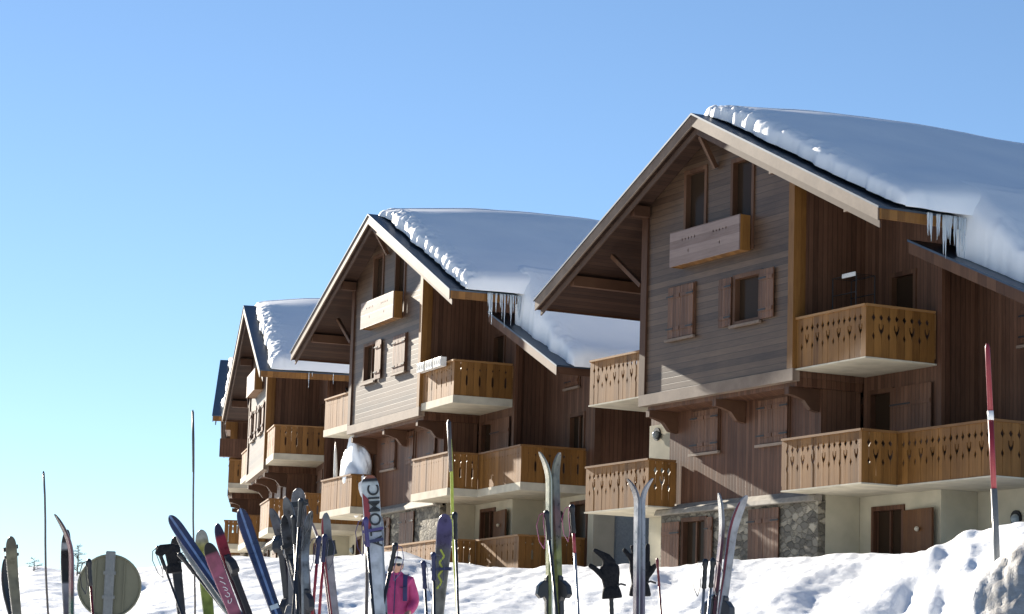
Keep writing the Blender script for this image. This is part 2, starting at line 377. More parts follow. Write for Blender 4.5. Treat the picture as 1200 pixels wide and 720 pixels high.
def wall(mb, fr, u0, u1, z0, top, holes=(), t=.15, cuts=()):
    us = sorted({u0, u1, *cuts, *[h[0] for h in holes], *[h[1] for h in holes]}); us = [u for u in us if u0 <= u <= u1]
    for a, b in zip(us, us[1:]):
        hs = sorted([h for h in holes if h[0] <= a + 1e-6 and h[1] >= b - 1e-6], key=lambda h: h[2])
        z = z0
        for h in hs + [None]:
            if h is None: ta, tb = top(a), top(b)
            else: ta = tb = h[2]
            if min(ta, tb) - z > 1e-3:
                p = [(a, -t, z), (b, -t, z), (b, 0, z), (a, 0, z), (a, -t, ta), (b, -t, tb), (b, 0, tb), (a, 0, ta)]
                mb.hexa([fr(*q) for q in p])
            if h is not None: z = h[3]
    return mb

# a railing board with cut edges: the cut of each joint is one half of a pattern
def half_cut(kind, h):
    dia = lambda c, w, k: [(0, c - k), (w, c), (0, c + k)]
    if kind == 'tulip': return [(0, .36 * h), (.012, .47 * h), (.045, .52 * h), (.066, .60 * h), (.06, .665 * h), (.034, .665 * h), (.03, .60 * h), (0, .55 * h)] + [(0, .735 * h), (.018, .75 * h), (.045, .80 * h), (0, .86 * h)]
    if kind == 'spade': return [(0, .34 * h), (.034, .42 * h), (.014, .47 * h), (0, .50 * h)] + [(0, .70 * h), (.014, .735 * h), (.048, .785 * h), (.02, .83 * h), (0, .89 * h)]
    if kind == 'slot': return [(0, .36 * h), (.026, .40 * h), (.026, .60 * h), (0, .66 * h)] + [(0, .76 * h), (.03, .80 * h), (0, .84 * h)]
    if kind == 'dot': return [(0, .80 * h), (.014, .83 * h), (0, .86 * h)]
    return []
PAT = dict(tulip=('tulip', 'spade'), slot=('slot', 'dot'), dots=('dot', 'dot'))
def railing(parent, a, b, zb, zt, pattern, outward, name='railing'):
    "boards from plan point a to b; outward = plan unit vector"
    a, b, n = Vector((*a, 0)), Vector((*b, 0)), Vector((*outward, 0)); L_ = (b - a).length; u = (b - a) / L_
    cnt = max(2, round(L_ / .205)); w = L_ / cnt; mb = MB(); h = zt - zb - .05; pr = PAT[pattern]
    t = .026
    for k in range(cnt):
        lk = pr[k % 2]; rk = pr[(k + 1) % 2]; x0, x1 = k * w + .004, (k + 1) * w - .004
        lc = half_cut(lk, h) if k > 0 else []; rc = half_cut(rk, h) if k < cnt - 1 else []; lc = [(d * 1.05, z) for d, z in lc]; rc = [(d * 1.05, z) for d, z in rc]
        jit = random.uniform(-.004, .004)
        poly = [(x0, 0), (x1, 0)] + [(x1 - dx, z) for dx, z in rc] + [(x1, h), (x0, h)] + [(x0 + dx, z) for dx, z in reversed(lc)]
        q = []
        for p in poly:
            if not q or (abs(q[-1][0] - p[0]) + abs(q[-1][1] - p[1])) > 1e-5: q.append(p)
        q = [(x_, z_) for x_, z_ in q]
        f0 = lambda s, z: a + u * s + n * (jit) + Vector((0, 0, zb + z)); f1 = lambda s, z: a + u * s + n * (jit - t) + Vector((0, 0, zb + z))
        mb.prism(q, f0, f1)
    o = mb.build(name, M['honey'], parent)
    hr = MB(); c = n * -.012
    hr.beam(a + c + Vector((0, 0, zt - .025)) - u * 0.0, b + c + Vector((0, 0, zt - .025)), .10, .05)
    hr.build('handrail', M['honey_rail'], parent)
    fr = MB(); fr.beam(a + n * -.05 + Vector((0, 0, zb + .12)) + u * .03, b + n * -.05 + Vector((0, 0, zb + .12)) - u * .03, .045, .09)
    fr.beam(a + n * -.05 + Vector((0, 0, zt - .16)) + u * .03, b + n * -.05 + Vector((0, 0, zt - .16)) - u * .03, .045, .09)
    fr.build('cross_rail', M['honey_rail'], parent)
    return o
def balcony(root, path, zt, zb, slab, pattern, outs, depth_loc, th_=.12):
    "path: plan points of the railing; slab: plan polygon"
    bal = MB()
    bal.prism(slab, lambda x, y: (x, y, zb + (.10 if th_ > .1 else -.002)), lambda x, y: (x, y, zb - th_))
    o = bal.build('balcony', M['slab'], root, depth_loc)
    for (p, q), n in zip(zip(path, path[1:]), outs): railing(o, p, q, zb, zt, pattern if not isinstance(pattern, dict) else pattern[n], n)
    for i, p in enumerate(path):
        n = Vector((0, 0))
        for k in (i - 1, i):
            if 0 <= k < len(outs): n -= Vector(outs[k])
        c = Vector(p) + Vector((math.copysign(.055, n.x) if abs(n.x) > .1 else 0, math.copysign(.055, n.y) if abs(n.y) > .1 else 0))
        MB().box(c.x - .04, c.x + .04, c.y - .04, c.y + .04, zb + .1, zt - .06).build('railing_post', M['honey_rail'], o)
    return o
def shutter(root, fr, u0, u1, z0, z1, d, loc, hinge_left=True, label=None):
    mb = MB(); n = max(2, round((u1 - u0) / .14)); w = (u1 - u0) / n
    for k in range(n): fbox(mb, fr, u0 + k * w + .003, u0 + (k + 1) * w - .003, d, d + .03, z0, z1)
    for z in (z0 + .18 * (z1 - z0), z0 + .82 * (z1 - z0)): fbox(mb, fr, u0 + .02, u1 - .02, d + .031, d + .052, z - .045, z + .045)
    o = mb.build('shutter', M['shutter'], root, loc)
    for z in (z0 + .18 * (z1 - z0), z0 + .82 * (z1 - z0)):
        ua, ub = (u0 - .04, u0 + .5 * (u1 - u0)) if hinge_left else (u1 - .5 * (u1 - u0), u1 + .04)
        h = MB(); fbox(h, fr, ua, ub, d + .053, d + .061, z - .018, z + .018); h.build('hinge', M['iron'], o)
    if label: o['label'] = label
    return o
def window(root, fr, u0, u1, z0, z1, loc, sill=True, mull=True, name='window', kind='beam'):
    mb = MB(); f = .07
    fbox(mb, fr, u0 - .06, u0 + .04, -.12, .035, z0 - .06, z1 + .06); fbox(mb, fr, u1 - .04, u1 + .06, -.12, .035, z0 - .06, z1 + .06)
    fbox(mb, fr, u0 + .04, u1 - .04, -.12, .035, z1 - .04, z1 + .06); fbox(mb, fr, u0 + .04, u1 - .04, -.12, .035, z0 - .06, z0 + .04)
    if mull: fbox(mb, fr, (u0 + u1) / 2 - .03, (u0 + u1) / 2 + .03, -.1, -.05, z0 + .04, z1 - .04)
    o = mb.build(name, M[kind], root, loc)
    p = MB(); fbox(p, fr, u0 + .04, u1 - .04, -.13, -.105, z0 + .04, z1 - .04); p.build('pane', M['glass'], o)
    if sill: s = MB(); fbox(s, fr, u0 - .1, u1 + .1, .036, .11, z0 - .11, z0 - .05); s.build('sill', M['fascia'], o)
    return o
def lamp(root, fr, u, z, loc):
    mb = MB(); mb.tube([fr(u, 0.002, z), fr(u, .05, z)], .17, 14); o = mb.build('wall_lamp', M['iron'], root, loc)
    g = MB(); g.ball(fr(u + .02, .06, z - .02), (.11, .11, .11), 12, 8); g.build('lamp_shade', M['lampglass'], o, smooth=True)
    return o

def snow_sheet(mb, xs, ys, base, thick, seed, front_noise=.16, thin=.74, ro=.62):
    "snow blanket: a bulging slab on a roof surface `base(X)`; thick = depth"
    X, Y = np.meshgrid(xs, ys)
    x0, x1, y0 = xs[0], xs[-1], ys[0]
    en = front_noise * fbm(X * 1.3, Y * 0 + seed, 4, 7 + seed, .62)            # ragged front edge
    df = np.maximum(Y - y0, 0); dx = np.minimum(X - x0, x1 - X)
    Rf, Rx = .62, .46
    pf = np.clip(df / Rf, 0, 1); px_ = np.clip(dx / Rx, 0, 1)
    sf = (1 - (1 - pf) ** 2.6) ** (1 / 2.2); sx = (1 - (1 - px_) ** 2.4) ** (1 / 2.2)
    thick = thick * (1 - .5 * np.exp(-((X - XM) / 1.0) ** 2) * np.exp(-df / 2.2))
    T = thick * (sf * sx) * (thin + (1 - thin) * np.clip(df / 3.2, 0, 1) ** .7) * (1 + .15 * fbm(X * .35, Y * .35, 3, 90 + seed))
    crumble = np.exp(-(df / .5) ** 2) * np.clip(df / .05, 0, 1)
    rough = crumble * (.20 * (np.abs(fbm(X * 2.6, Y * 3.2, 4, 30 + seed, .7)) - .1) + .07 * fbm(X * 7.5, Y * 7.5, 3, 33 + seed, .7) + .16 * (np.abs(fbm(X * 1.1, Y * 1.6, 2, 57 + seed)) - .1)) * ro * np.clip(.75 + 1.5 * fbm(X * .7, Y * 0, 2, 44 + seed), .1, 1.6)
    Zt = base(X) + np.maximum(T + rough, .012)
    Yw = Y + np.exp(-df / .3) * (en + .02) - .05 * np.exp(-((df - .14) / .1) ** 2)
    Xw = X + .10 * fbm(X * 0 + seed, Y * 1.4, 3, 66 + seed) * np.exp(-(np.minimum(x1 - X, 9) / .3) ** 2) + np.where(X > (x0 + x1) / 2, 1, -1) * .07 * np.exp(-((dx - .1) / .12) ** 2)
    top = np.stack([Xw, Yw, Zt], -1); bot = np.stack([Xw, Yw, base(X) + .004], -1)
    mb.grid(top); mb.grid(bot[::-1])
    for e in ((top[0], bot[0]), (top[-1], bot[-1]), (top[:, 0], bot[:, 0]), (top[:, -1], bot[:, -1])):
        mb.grid(np.stack(e))
def house(i, opt):
    th, tx, ty, tz = HOUSES[i]
    root = empty('chalet', (tx, ty, tz + EYE - HB), th)
    tag(root, opt['label'], 'chalet', 'brown timber chalets in a row up the slope')
    L0 = (0, 0, HB)
    P = lambda mb, name, mat, **k: mb.build(name, M[mat], root, L0, **k)
    rng = random.Random(i); YW = 1.0 if i < 2 else 2.6
    mu = lambda x: main_top(x) - RT - .012
    wu = lambda x: wing_top(x) - .19
    fA = front(0); fM = front(.85); fB = front(1.93); fC = front(2.9)
    # --- upper gable wall
    w1 = (-5.33, -4.21, 1.56, 2.74); w2 = (-2.43, -1.35, 1.57, 2.65); a1 = (-4.70, -3.79, 3.3, 5.52); a2 = (-2.60, -1.72, 3.3, 5.44)
    P(wall(MB(), fA, -6.59, 0, .28, mu, [w1, w2, a1, a2], .15, [XM]), 'gable_wall', 'weathered')
    P(MB().box(-6.68, .09, -.06, .0, 0, .275).box(-6.66, .07, .003, .15, .003, .275), 'jetty_beam', 'fascia')
    P(MB().box(-6.56, -.03, .152, 1.925, -.10, .1), 'jetty_floor', 'boards_front')
    P(MB().box(-6.69, -6.42, -.055, -.003, .28, mu(-6.69) - .01).box(-6.69, -6.593, -.002, .2, .28, mu(-6.69) - .01), 'corner_post', 'beam')
    P(MB().box(-.15, .07, -.055, -.003, .28, mu(.07) - .01).box(.003, .07, -.002, .27, .28, mu(.07) - .01), 'corner_post', 'honey')
    P(wall(MB(), side(0), .152, 1.925, .1, lambda u: mu(0)), 'side_wall', 'boards')
    P(wall(MB(), side(-6.44), .152, YB, .1, lambda u: mu(-6.59)), 'side_wall', 'boards')
    # --- middle storey, set back under the jetty
    P(wall(MB(), fM, -6.65, -.1, -2.40, lambda u: -.101), 'middle_wall', 'boards_front')
    P(wall(MB(), side(-.1), 1.002, 1.925, -2.40, lambda u: -.101), 'side_wall', 'boards')
    for x in (-6.35, -3.3, -.25):
        P(MB().prism([(.02, -.104), (.845, -.104), (.845, -.62), (.62, -.58), (.45, -.38), (.2, -.30), (.02, -.27)], lambda y, z: (x - .08, y, z), lambda y, z: (x + .08, y, z)), 'bracket', 'beam')
    # --- ground storey
    ground_holes = [(-5.85, -4.80, -4.9, -2.78)]
    P(wall(MB(), front(.80), -6.9, -.1, -HB, lambda u: -2.62, ground_holes, .2), 'stone_wall', 'stone')
    P(wall(MB(), side(-.1), 1.003, 1.925, -HB, lambda u: -2.403), 'plaster_wall', 'plaster')
    P(MB().prism([(.62, -2.60), (.66, -2.50), (.848, -2.36), (.848, -2.617), (.62, -2.617)], lambda y, z: (-6.95, y, z), lambda y, z: (-.02, y, z)), 'stone_coping', 'coping')
    # --- right block beside the gable (y 1.93) and rear block (y 2.9)
    top_s = lambda u: mu(2.9)
    ud = (1.05, 1.92, .32, 2.42); md = (.28, 1.10, -2.3, -.15); gd = (.44, 1.55, -4.9, -2.78)
    P(wall(MB(), fB, .002, 2.9, -2.40, mu, [ud, md], .15), 'block_wall', 'boards')
    P(wall(MB(), fB, -.098, 2.9, -HB, lambda u: -2.403, [gd], .15), 'plaster_wall', 'plaster')
    P(MB().box(2.80, 2.97, 1.87, 1.928, -2.4, mu(2.97) - .02).box(2.902, 2.97, 1.93, 2.1, -2.4, mu(2.97) - .02), 'corner_post', 'boards_front')
    P(wall(MB(), side(2.9), 2.102, YB, -2.40, top_s), 'side_wall', 'boards')
    P(wall(MB(), side(2.9), 2.082, 2.9, -HB, lambda u: -2.403), 'plaster_wall', 'plaster')
    cw = (4.75, 5.75, -2.3, -.25); uw = (4.45, 5.35, .62, 1.32)
    P(wall(MB(), fC, 2.905, 6.55, -2.40, wu, [cw], .15), 'rear_wall', 'boards')
    gd2 = (5.0, 6.1, -4.9, -2.78)
    P(wall(MB(), fC, 2.903, 6.55, -HB, lambda u: -2.403, [gd2], .15), 'plaster_wall', 'plaster')
    P(MB().box(6.46, 6.62, 2.84, 2.898, -2.4, wu(6.62) - .02).box(6.552, 6.62, 2.9, 3.05, -2.4, wu(6.62) - .02), 'corner_post', 'beam')
    P(wall(MB(), side(6.55), 3.052, YB, -2.40, lambda u: wu(6.55)), 'side_wall', 'boards_front')
    P(wall(MB(), side(6.55), 3.052, YB, -HB, lambda u: -2.403, [(3.55, 5.6, -5.2, -3.0)]), 'plaster_wall', 'plaster')
    P(MB().box(6.42, 6.46, 3.5, 5.65, -5.2, -2.95), 'garage_door', 'lampglass')
    # --- left block
    P(wall(MB(), fB, -9.4, -6.6, -2.40, mu, [], .15), 'left_wall', 'boards')
    P(wall(MB(), front(1.90), -9.42, -8.4, -2.40, lambda u: -.1, [], .03), 'plaster_strip', 'plaster')
    P(wall(MB(), fB, -9.4, -6.6, -HB, lambda u: -2.403, [], .15), 'plaster_wall', 'plaster')
    P(wall(MB(), side(-9.25), 2.082, YB, -2.4, lambda u: mu(-9.4)), 'side_wall', 'boards')
    P(wall(MB(), side(-9.25), 2.082, YB, -HB, lambda u: -2.403), 'plaster_wall', 'plaster')
    P(wall(MB(), front(YB), -9.4, 2.9, -HB, lambda u: mu(u) if u > -12 else 0, [], .15, [XM]), 'back_wall', 'boards')
    P(MB().box(-9.2, 6.4, 3.3, YB - .2, -.08, .08).box(-9.2, 6.4, 3.3, YB - .2, -2.6, -2.44), 'floor_deck', 'boards')
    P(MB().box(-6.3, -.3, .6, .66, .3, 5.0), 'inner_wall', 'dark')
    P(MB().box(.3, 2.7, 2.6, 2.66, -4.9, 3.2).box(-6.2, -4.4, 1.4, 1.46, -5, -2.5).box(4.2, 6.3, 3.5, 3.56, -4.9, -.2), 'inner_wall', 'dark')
    # --- windows, doors, shutters
    window(root, fA, *w1, L0); window(root, fA, *w2, L0, mull=False)
    for a in (a1, a2): window(root, fA, *a, L0, sill=False, mull=False, name='attic_door')
    for k, (ww, sp) in enumerate(((w1, opt['s1']), (w2, opt['s2']))):
        u0, u1, z0, z1 = ww; wd = (u1 - u0) / 2
        if sp == 'closed':
            shutter(root, fA, u0 - .02, u0 + wd - .004, z0 - .03, z1 + .03, .04, L0, True); shutter(root, fA, u0 + wd + .004, u1 + .02, z0 - .03, z1 + .03, .04, L0, False)
        else:
            if 'l' in sp: shutter(root, fA, u0 - wd - .08, u0 - .08, z0 - .03, z1 + .03, .04, L0, False)
            if 'r' in sp: shutter(root, fA, u1 + .08, u1 + wd + .08, z0 - .03, z1 + .03, .04, L0, True)
    for (u0, u1), sp in (((-5.52, -4.36), opt['m1']), ((-2.56, -1.38), opt['m2'])):
        z0, z1 = -1.14, -.16; wd = (u1 - u0) / 2
        window(root, fM, u0, u1, z0, z1, L0, mull=True)
        if sp == 'closed':
            shutter(root, fM, u0 - .02, u0 + wd - .004, z0 - .03, z1, .04, L0, True); shutter(root, fM, u0 + wd + .004, u1 + .02, z0 - .03, z1, .04, L0, False)
        else:
            shutter(root, fM, u0 - wd - .08, u0 - .08, z0 - .03, z1, .04, L0, False); shutter(root, fM, u1 + .08, u1 + wd + .08, z0 - .03, z1, .04, L0, True)
    fG = front(.80)
    window(root, fG, -5.85, -4.80, -4.3, -2.78, L0, sill=False)
    shutter(root, fG, -6.75, -5.93, -4.3, -2.80, .05, L0, False); 
    shutter(root, fG, -4.70, -4.42, -4.3, -2.76, .05, L0, True)
    sc = -2.86 if i != 1 else -3.5
    shutter(root, fG, sc, sc + .63, -4.3, -2.68, .04, L0, True); shutter(root, fG, sc + .64, sc + 1.27, -4.3, -2.68, .04, L0, False)
    window(root, fB, *ud, L0, sill=False, mull=False, name='balcony_door')
    window(root, fB, *md, L0, sill=False, mull=False, name='balcony_door')
    shutter(root, fB, 1.18, 2.62, -2.3, -.12, .05, L0, True)
    window(root, fB, *gd, L0, sill=False, mull=True, name='door', kind='boards_front')
    d = MB(); 
    th2 = R(12); hx, hy = 1.60, 1.90
    c_, s_ = math.cos(th2), math.sin(th2)
    q = lambda a, b, z: (hx + a * c_ + b * s_, hy - a * s_ * .55 + b * c_ - .02, z)
    d.hexa([q(0, 0, -4.9), q(1.25, 0, -4.9), q(1.25, .05, -4.9), q(0, .05, -4.9), q(0, 0, -2.86), q(1.25, 0, -2.86), q(1.25, .05, -2.86), q(0, .05, -2.86)])
    dl = d.build('door_leaf', M['honey_door'], root, L0)
    MB().ball(q(.72, -.06, -3.3), .055, 8, 6).build('door_lantern', M['slab'], dl, smooth=True)
    window(root, fC, *cw, L0, sill=False, mull=True, name='balcony_door'); window(root, fC, *gd2, L0, sill=False, mull=False, name='door', kind='boards_front')
    window(root, fC, *uw, L0, mull=False); shutter(root, fC, uw[0], uw[1], uw[2], uw[3], .04, L0, True)
    lamp(root, fC, 4.25, -3.1, L0); lamp(root, front(1.87), -8.95, -.35, L0)
    # --- roof
    rf = MB()
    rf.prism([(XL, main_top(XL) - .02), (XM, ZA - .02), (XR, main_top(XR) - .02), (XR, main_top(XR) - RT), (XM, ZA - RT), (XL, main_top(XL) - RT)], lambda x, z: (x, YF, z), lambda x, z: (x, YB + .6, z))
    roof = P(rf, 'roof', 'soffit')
    S = MB()
    for xa, xb in ((XL - .06, XM), (XM, XR + .06)):
        o_ = .012
        S.prism([(xa, main_top(xa) - .017), (xb, main_top(xb) - .017), (xb, main_top(xb) + .03), (xa, main_top(xa) + .03)], lambda x, z: (x, YF - .07, z), lambda x, z: (x, YB + .62, z))
    S.build('roof_sheet', M['metal'], roof)
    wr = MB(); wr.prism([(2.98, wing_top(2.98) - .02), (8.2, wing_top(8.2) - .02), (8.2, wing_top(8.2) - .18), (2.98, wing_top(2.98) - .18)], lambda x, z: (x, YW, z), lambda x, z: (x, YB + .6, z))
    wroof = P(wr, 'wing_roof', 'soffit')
    MB().prism([(2.98, wing_top(2.98) - .018), (8.26, wing_top(8.26) - .018), (8.26, wing_top(8.26) + .03), (2.98, wing_top(2.98) + .03)], lambda x, z: (x, YW - .07, z), lambda x, z: (x, YB + .62, z)).build('roof_sheet', M['metal'], wroof)
    # barge boards
    def barge(xa, xb, fz, y, h, par, mat='fascia', t=.045, off=.02):
        mb = MB(); mb.prism([(xa, fz(xa) - off), (xb, fz(xb) - off), (xb, fz(xb) - off - h), (xa, fz(xa) - off - h)], lambda x, z: (x, y - t, z), lambda x, z: (x, y - .002, z)); return mb.build('barge_board', M[mat], par)
    barge(XL, XM - .003, main_top, YF, .27, roof); barge(XM + .003, XR, main_top, YF, .27, roof); barge(3.0, 8.2, wing_top, YW, .25, wroof, 'beam')
    barge(XL + .1, XM - .003, lambda x: main_top(x) - .30, YF + .12, .15, roof, 'beam_rake', .04)
    barge(XM + .003, XR - .1, lambda x: main_top(x) - .30, YF + .12, .15, roof, 'beam_rake', .04)
    MB().box(XR + .002, XR + .042, YF, YB + .55, main_top(XR) - .26, main_top(XR) - .035).build('eave_board', M['honey'], roof)
    MB().box(XL - .042, XL - .002, YF, YB + .55, main_top(XL) - .26, main_top(XL) - .035).build('eave_board', M['beam'], roof)
    MB().box(8.202, 8.242, YW, YB + .55, wing_top(8.2) - .24, wing_top(8.2) - .035).build('eave_board', M['beam'], wroof)
    for x in (-9.4, -6.4, XM, -.2, 2.75):
        MB().box(x - .10, x + .10, YF + .2, 1.9 if x in (-9.4, 2.75) else -.06, mu(x) - .26 - (.05 if x != XM else .0), mu(x) - .05).build('purlin', M['beam'], roof)
    for a, b in (((XM, -.5, mu(XM) - .28), (XM, -.06, mu(XM) - 1.0)), ((-8.2, -.02, mu(-8.2) - .2), (-6.72, -.02, mu(-8.2) - 1.15))):
        MB().beam(a, b, .11, .11).build('roof_brace', M['beam'], roof)
    # --- attic balcony box
    ab = MB(); x0, x1, y0, z0, z1 = -4.83, -1.74, -.36, 3.19, 4.02
    ab.box(x0 + .03, x1 - .03, y0 + .04, -.004, z0 + .02, z0 + .10)
    abo = P(ab, 'attic_balcony', 'honey')
    pan = MB(); n = 4; 
    # front panel with the two rows of small cut-outs
    cuts = []
    for cx in (x0 + .85, x1 - .85):
        for k in (-2, -1, 0, 1, 2): cuts.append((cx + k * .14, z0 + .60, .030, .045 if k % 2 == 0 else .03))
        cuts.append((cx, z0 + .30, .028, .055))
    bm = bmesh.new(); zs = [z0, z0 + .30 - .06, z0 + .30 + .06, z0 + .555, z0 + .645, z1]
    def row(za, zb_, cs):
        cs = sorted(cs); xs = [x0] + [(a[0] + b[0]) / 2 for a, b in zip(cs, cs[1:])] + [x1]
        for (xa, xb), c in zip(zip(xs, xs[1:]), cs):
            cx, cz, rw, rh = c; di = [(cx - rw, cz), (cx, cz - rh), (cx + rw, cz), (cx, cz + rh)]; co = [(xa, za), (xb, za), (xb, zb_), (xa, zb_)]
            for poly in ([co[0], co[1], di[2], di[1], di[0]], [co[2], co[3], di[0], di[3], di[2]], [co[1], co[2], di[2]], [co[3], co[0], di[0]]):
                pan.prism(poly, lambda x, z: (x, y0, z), lambda x, z: (x, y0 + .03, z))
    pan.box(x0, x1, y0, y0 + .03, zs[0], zs[1]); row(zs[1], zs[2], [c for c in cuts if c[1] < z0 + .4]); pan.box(x0, x1, y0, y0 + .03, zs[2], zs[3])
    row(zs[3], zs[4], [c for c in cuts if c[1] > z0 + .4]); pan.box(x0, x1, y0, y0 + .03, zs[4], zs[5])
    pan.build('front_panel', M['panel'], abo)
    for xa, xb in ((x0, x0 + .03), (x1 - .03, x1)): MB().box(xa, xb, y0 + .032, -.058 if xa > x0 + 1 else -.004, z0, z1).build('end_panel', M['honey'], abo)
    # --- balconies
    r_, l_, f_ = (1, 0), (-1, 0), (0, -1)
    pt = opt['pattern']; BALC = lambda *a: balcony(root, *a, .035 if i == 0 else .12)
    BALC([(.09, .038), (2.74, .038), (2.74, 1.86)], 1.417, .267, [(.075, .02), (2.76, .02), (2.76, 1.925), (.075, 1.925)], pt['ur'], [f_, r_], L0)
    BALC([(-.296, -.047), (2.75, -.047), (2.75, .885), (6.036, .885), (6.036, 2.83)], -1.285, -2.438,
            [(-.31, -.065), (2.77, -.065), (2.77, .867), (6.055, .867), (6.055, 2.895), (2.905, 2.895), (2.905, 1.925), (-.095, 1.925), (-.095, .80), (-.31, .80)], pt['lr'], [f_, r_, f_, r_], L0)
    BALC([(-9.38, 1.84), (-9.38, .028), (-6.248, .028), (-6.248, .79)], -1.285, -2.438, [(-9.4, .01), (-6.23, .01), (-6.23, .845), (-6.66, .845), (-6.66, 1.895), (-9.4, 1.895)], pt['ll'], [l_, f_, r_], L0)
    BALC([(-9.226, 1.84), (-9.226, -.01), (-6.71, -.01)], 1.417, .267, [(-9.245, -.03), (-6.70, -.03), (-6.70, .2), (-6.597, .21), (-6.597, 1.925), (-9.245, 1.925)], pt['ul'], [l_, f_], L0)
    if i == 1:
        tb = MB().box(-2.4, 6.3, .3, 2.8, -HB, -4.85); t_ = tb.build('terrace', M['plaster'], root, L0)
        railing(t_, (-2.6, -.05), (2.75, -.05), -4.85, -3.79, 'slot', f_); railing(t_, (2.75, -.05), (2.75, .885), -4.85, -3.79, 'slot', r_)
        railing(t_, (2.75, .885), (6.036, .885), -4.85, -3.79, 'slot', f_); railing(t_, (6.036, .885), (6.036, 4.4), -4.85, -3.79, 'slot', r_)
    if i == 3:
        P(MB().box(2.72, 3.1, -.42, 1.4, 1.5, 2.3), 'balcony_screen', 'boards_front')
    # --- snow on the roof: its own thing
    sm = MB(); sd_ = i * 5 + 2
    ys = np.concatenate([-.34 + np.linspace(0, .8, 22), np.linspace(.55, YB + .5, 26)])
    xs = np.concatenate([np.linspace(XL, XM - 1.2, 34), np.linspace(XM - 1.1, XR + .26, 150)])
    rid = lambda X: ZA - SL * (np.sqrt((X - XM) ** 2 + .35 ** 2) - .20) + .035
    snow_sheet(sm, xs, ys, lambda X: np.maximum(rid(X), ZA - SL * np.abs(X - XM) + .032), opt['depth'], sd_)
    ys2 = np.concatenate([YW + .36 + np.linspace(0, .8, 20), np.linspace(YW + 1.25, YB + .5, 24)])
    xs2 = np.linspace(2.1, 8.32, 100)
    wb = lambda X: np.where(X < 4.2, main_top(np.maximum(X, 0)) + .02, 2.63 - .411 * (X - 3.5) + .032)
    def T2(X):
        t = np.clip((X - 3.7) / 3.9, 0, 1); t = t * t * (3 - 2 * t)
        a = main_top(np.maximum(X, 0)) + .02 + opt['depth'] * (.68 + .52 * np.clip((X - 2.1) / 1.8, 0, 1)); b = 2.63 - .411 * (X - 3.5) + .032 + opt['depth'] * .9
        return a * (1 - t) + b * t - wb(X)
    snow_sheet(sm, xs2, ys2, wb, T2(np.meshgrid(xs2, ys2)[0]), sd_ + 1, .14, 1.0, .35)
    so = sm.build('roof_snow', M['roofsnow'], None, (0, 0, 0), smooth=True)
    so.matrix_world = Matrix.Translation((tx, ty, tz + EYE)) @ Matrix.Rotation(th, 4, 'Z')
    tag(so, opt['snow'], 'snow', 'snow blankets on the chalet roofs')
    for k in range(opt['ice']):
        y = rng.uniform(.35, 1.4) if i < 2 else rng.uniform(.6, 2.8); Lh = rng.uniform(.15, .75) if k % 3 else rng.uniform(.5, 1.0)
        z = main_top(XR) - .03; x = XR + .17 + rng.uniform(-.02, .03)
        mb = MB(); rr = .016 + .02 * rng.random(); m = 7
        mb.tube([(x + rng.uniform(-.004, .004), y + rng.uniform(-.004, .004), z - Lh * j / m) for j in range(m + 1)], [rr * (1 - j / m) ** .8 * rng.uniform(.85, 1.15) + .003 for j in range(m + 1)], 7)
        mb.build('icicle', M['ice'], so, smooth=True)
    return root
PT1 = dict(ur='tulip', lr='tulip', ll='tulip', ul='tulip'); f_, r_, l_ = (0, -1), (1, 0), (-1, 0)
PT2 = dict(ur='slot', lr={f_: 'dots', r_: 'slot'}, ll='dots', ul={f_: 'dots', l_: 'dots'})
house(0, dict(label='nearest and largest chalet, rightmost, with tulip cut-outs in its balcony boards', pattern=PT1, depth=.6, ice=28, s1='closed', s2='lr', m1='closed', m2='closed',
              snow='thick snow blanket on the roof of the largest, nearest chalet'))
house(1, dict(label='middle chalet with sunlit pale gable and white flower boxes on its balcony', pattern=PT2, depth=.6, ice=26, s1='r', s2='closed', m1='closed', m2='open',
              snow='snow blanket with a jagged sunlit front edge on the roof of the middle chalet'))
house(2, dict(label='third chalet, farther left, its narrow gable seen almost edge-on', pattern=PT2, depth=.58, ice=6, s1='lr', s2='lr', m1='closed', m2='closed',
              snow='snow blanket on the steep-looking roof of the third chalet, partly behind the middle roof'))
house(3, dict(label='farthest chalet, mostly hidden behind the third one with only a sliver showing on its left', pattern=PT2, depth=.46, ice=4, s1='closed', s2='lr', m1='closed', m2='closed',
              snow='thin visible strip of roof snow on the farthest, mostly hidden chalet'))
def hw(i, x, y, z):
    th, tx, ty, tz = HOUSES[i]; return Vector((tx + x * math.cos(th) - y * math.sin(th), ty + x * math.sin(th) + y * math.cos(th), tz + z + EYE))
for nm, c in dict(binding=(.035, .035, .04), bindgrey=(.2, .2, .21), bindgreen=(.03, .16, .07), boxwhite=(.72, .7, .66), boxgrey=(.4, .37, .33), black=(.012, .012, .014), grip=(.02, .02, .022), navy=(.025, .03, .09),
                  silver=(.42, .43, .45), redshaft=(.33, .03, .05), darkshaft=(.03, .03, .034), magenta=(.3, .03, .14), darkred=(.16, .02, .025), purple=(.06, .045, .16), yellowgreen=(.42, .46, .06), polewood=(.11, .09, .08), white=(.75, .75, .75), redpaint=(.24, .02, .03), zinc=(.15, .155, .155)).items():
    M[nm] = plain(nm, c, .4 if nm not in ('silver', 'zinc') else .3, .75 if nm in ('silver', 'none') else 0, .12, 30)
M['signback'] = plain('sign_back_metal', (.15, .145, .095), .6, .0, .1, 3)
M['fabric_black'] = plain('black_glove_fabric', (.011, .011, .013), .85, 0, .35, 60, .3, .5)
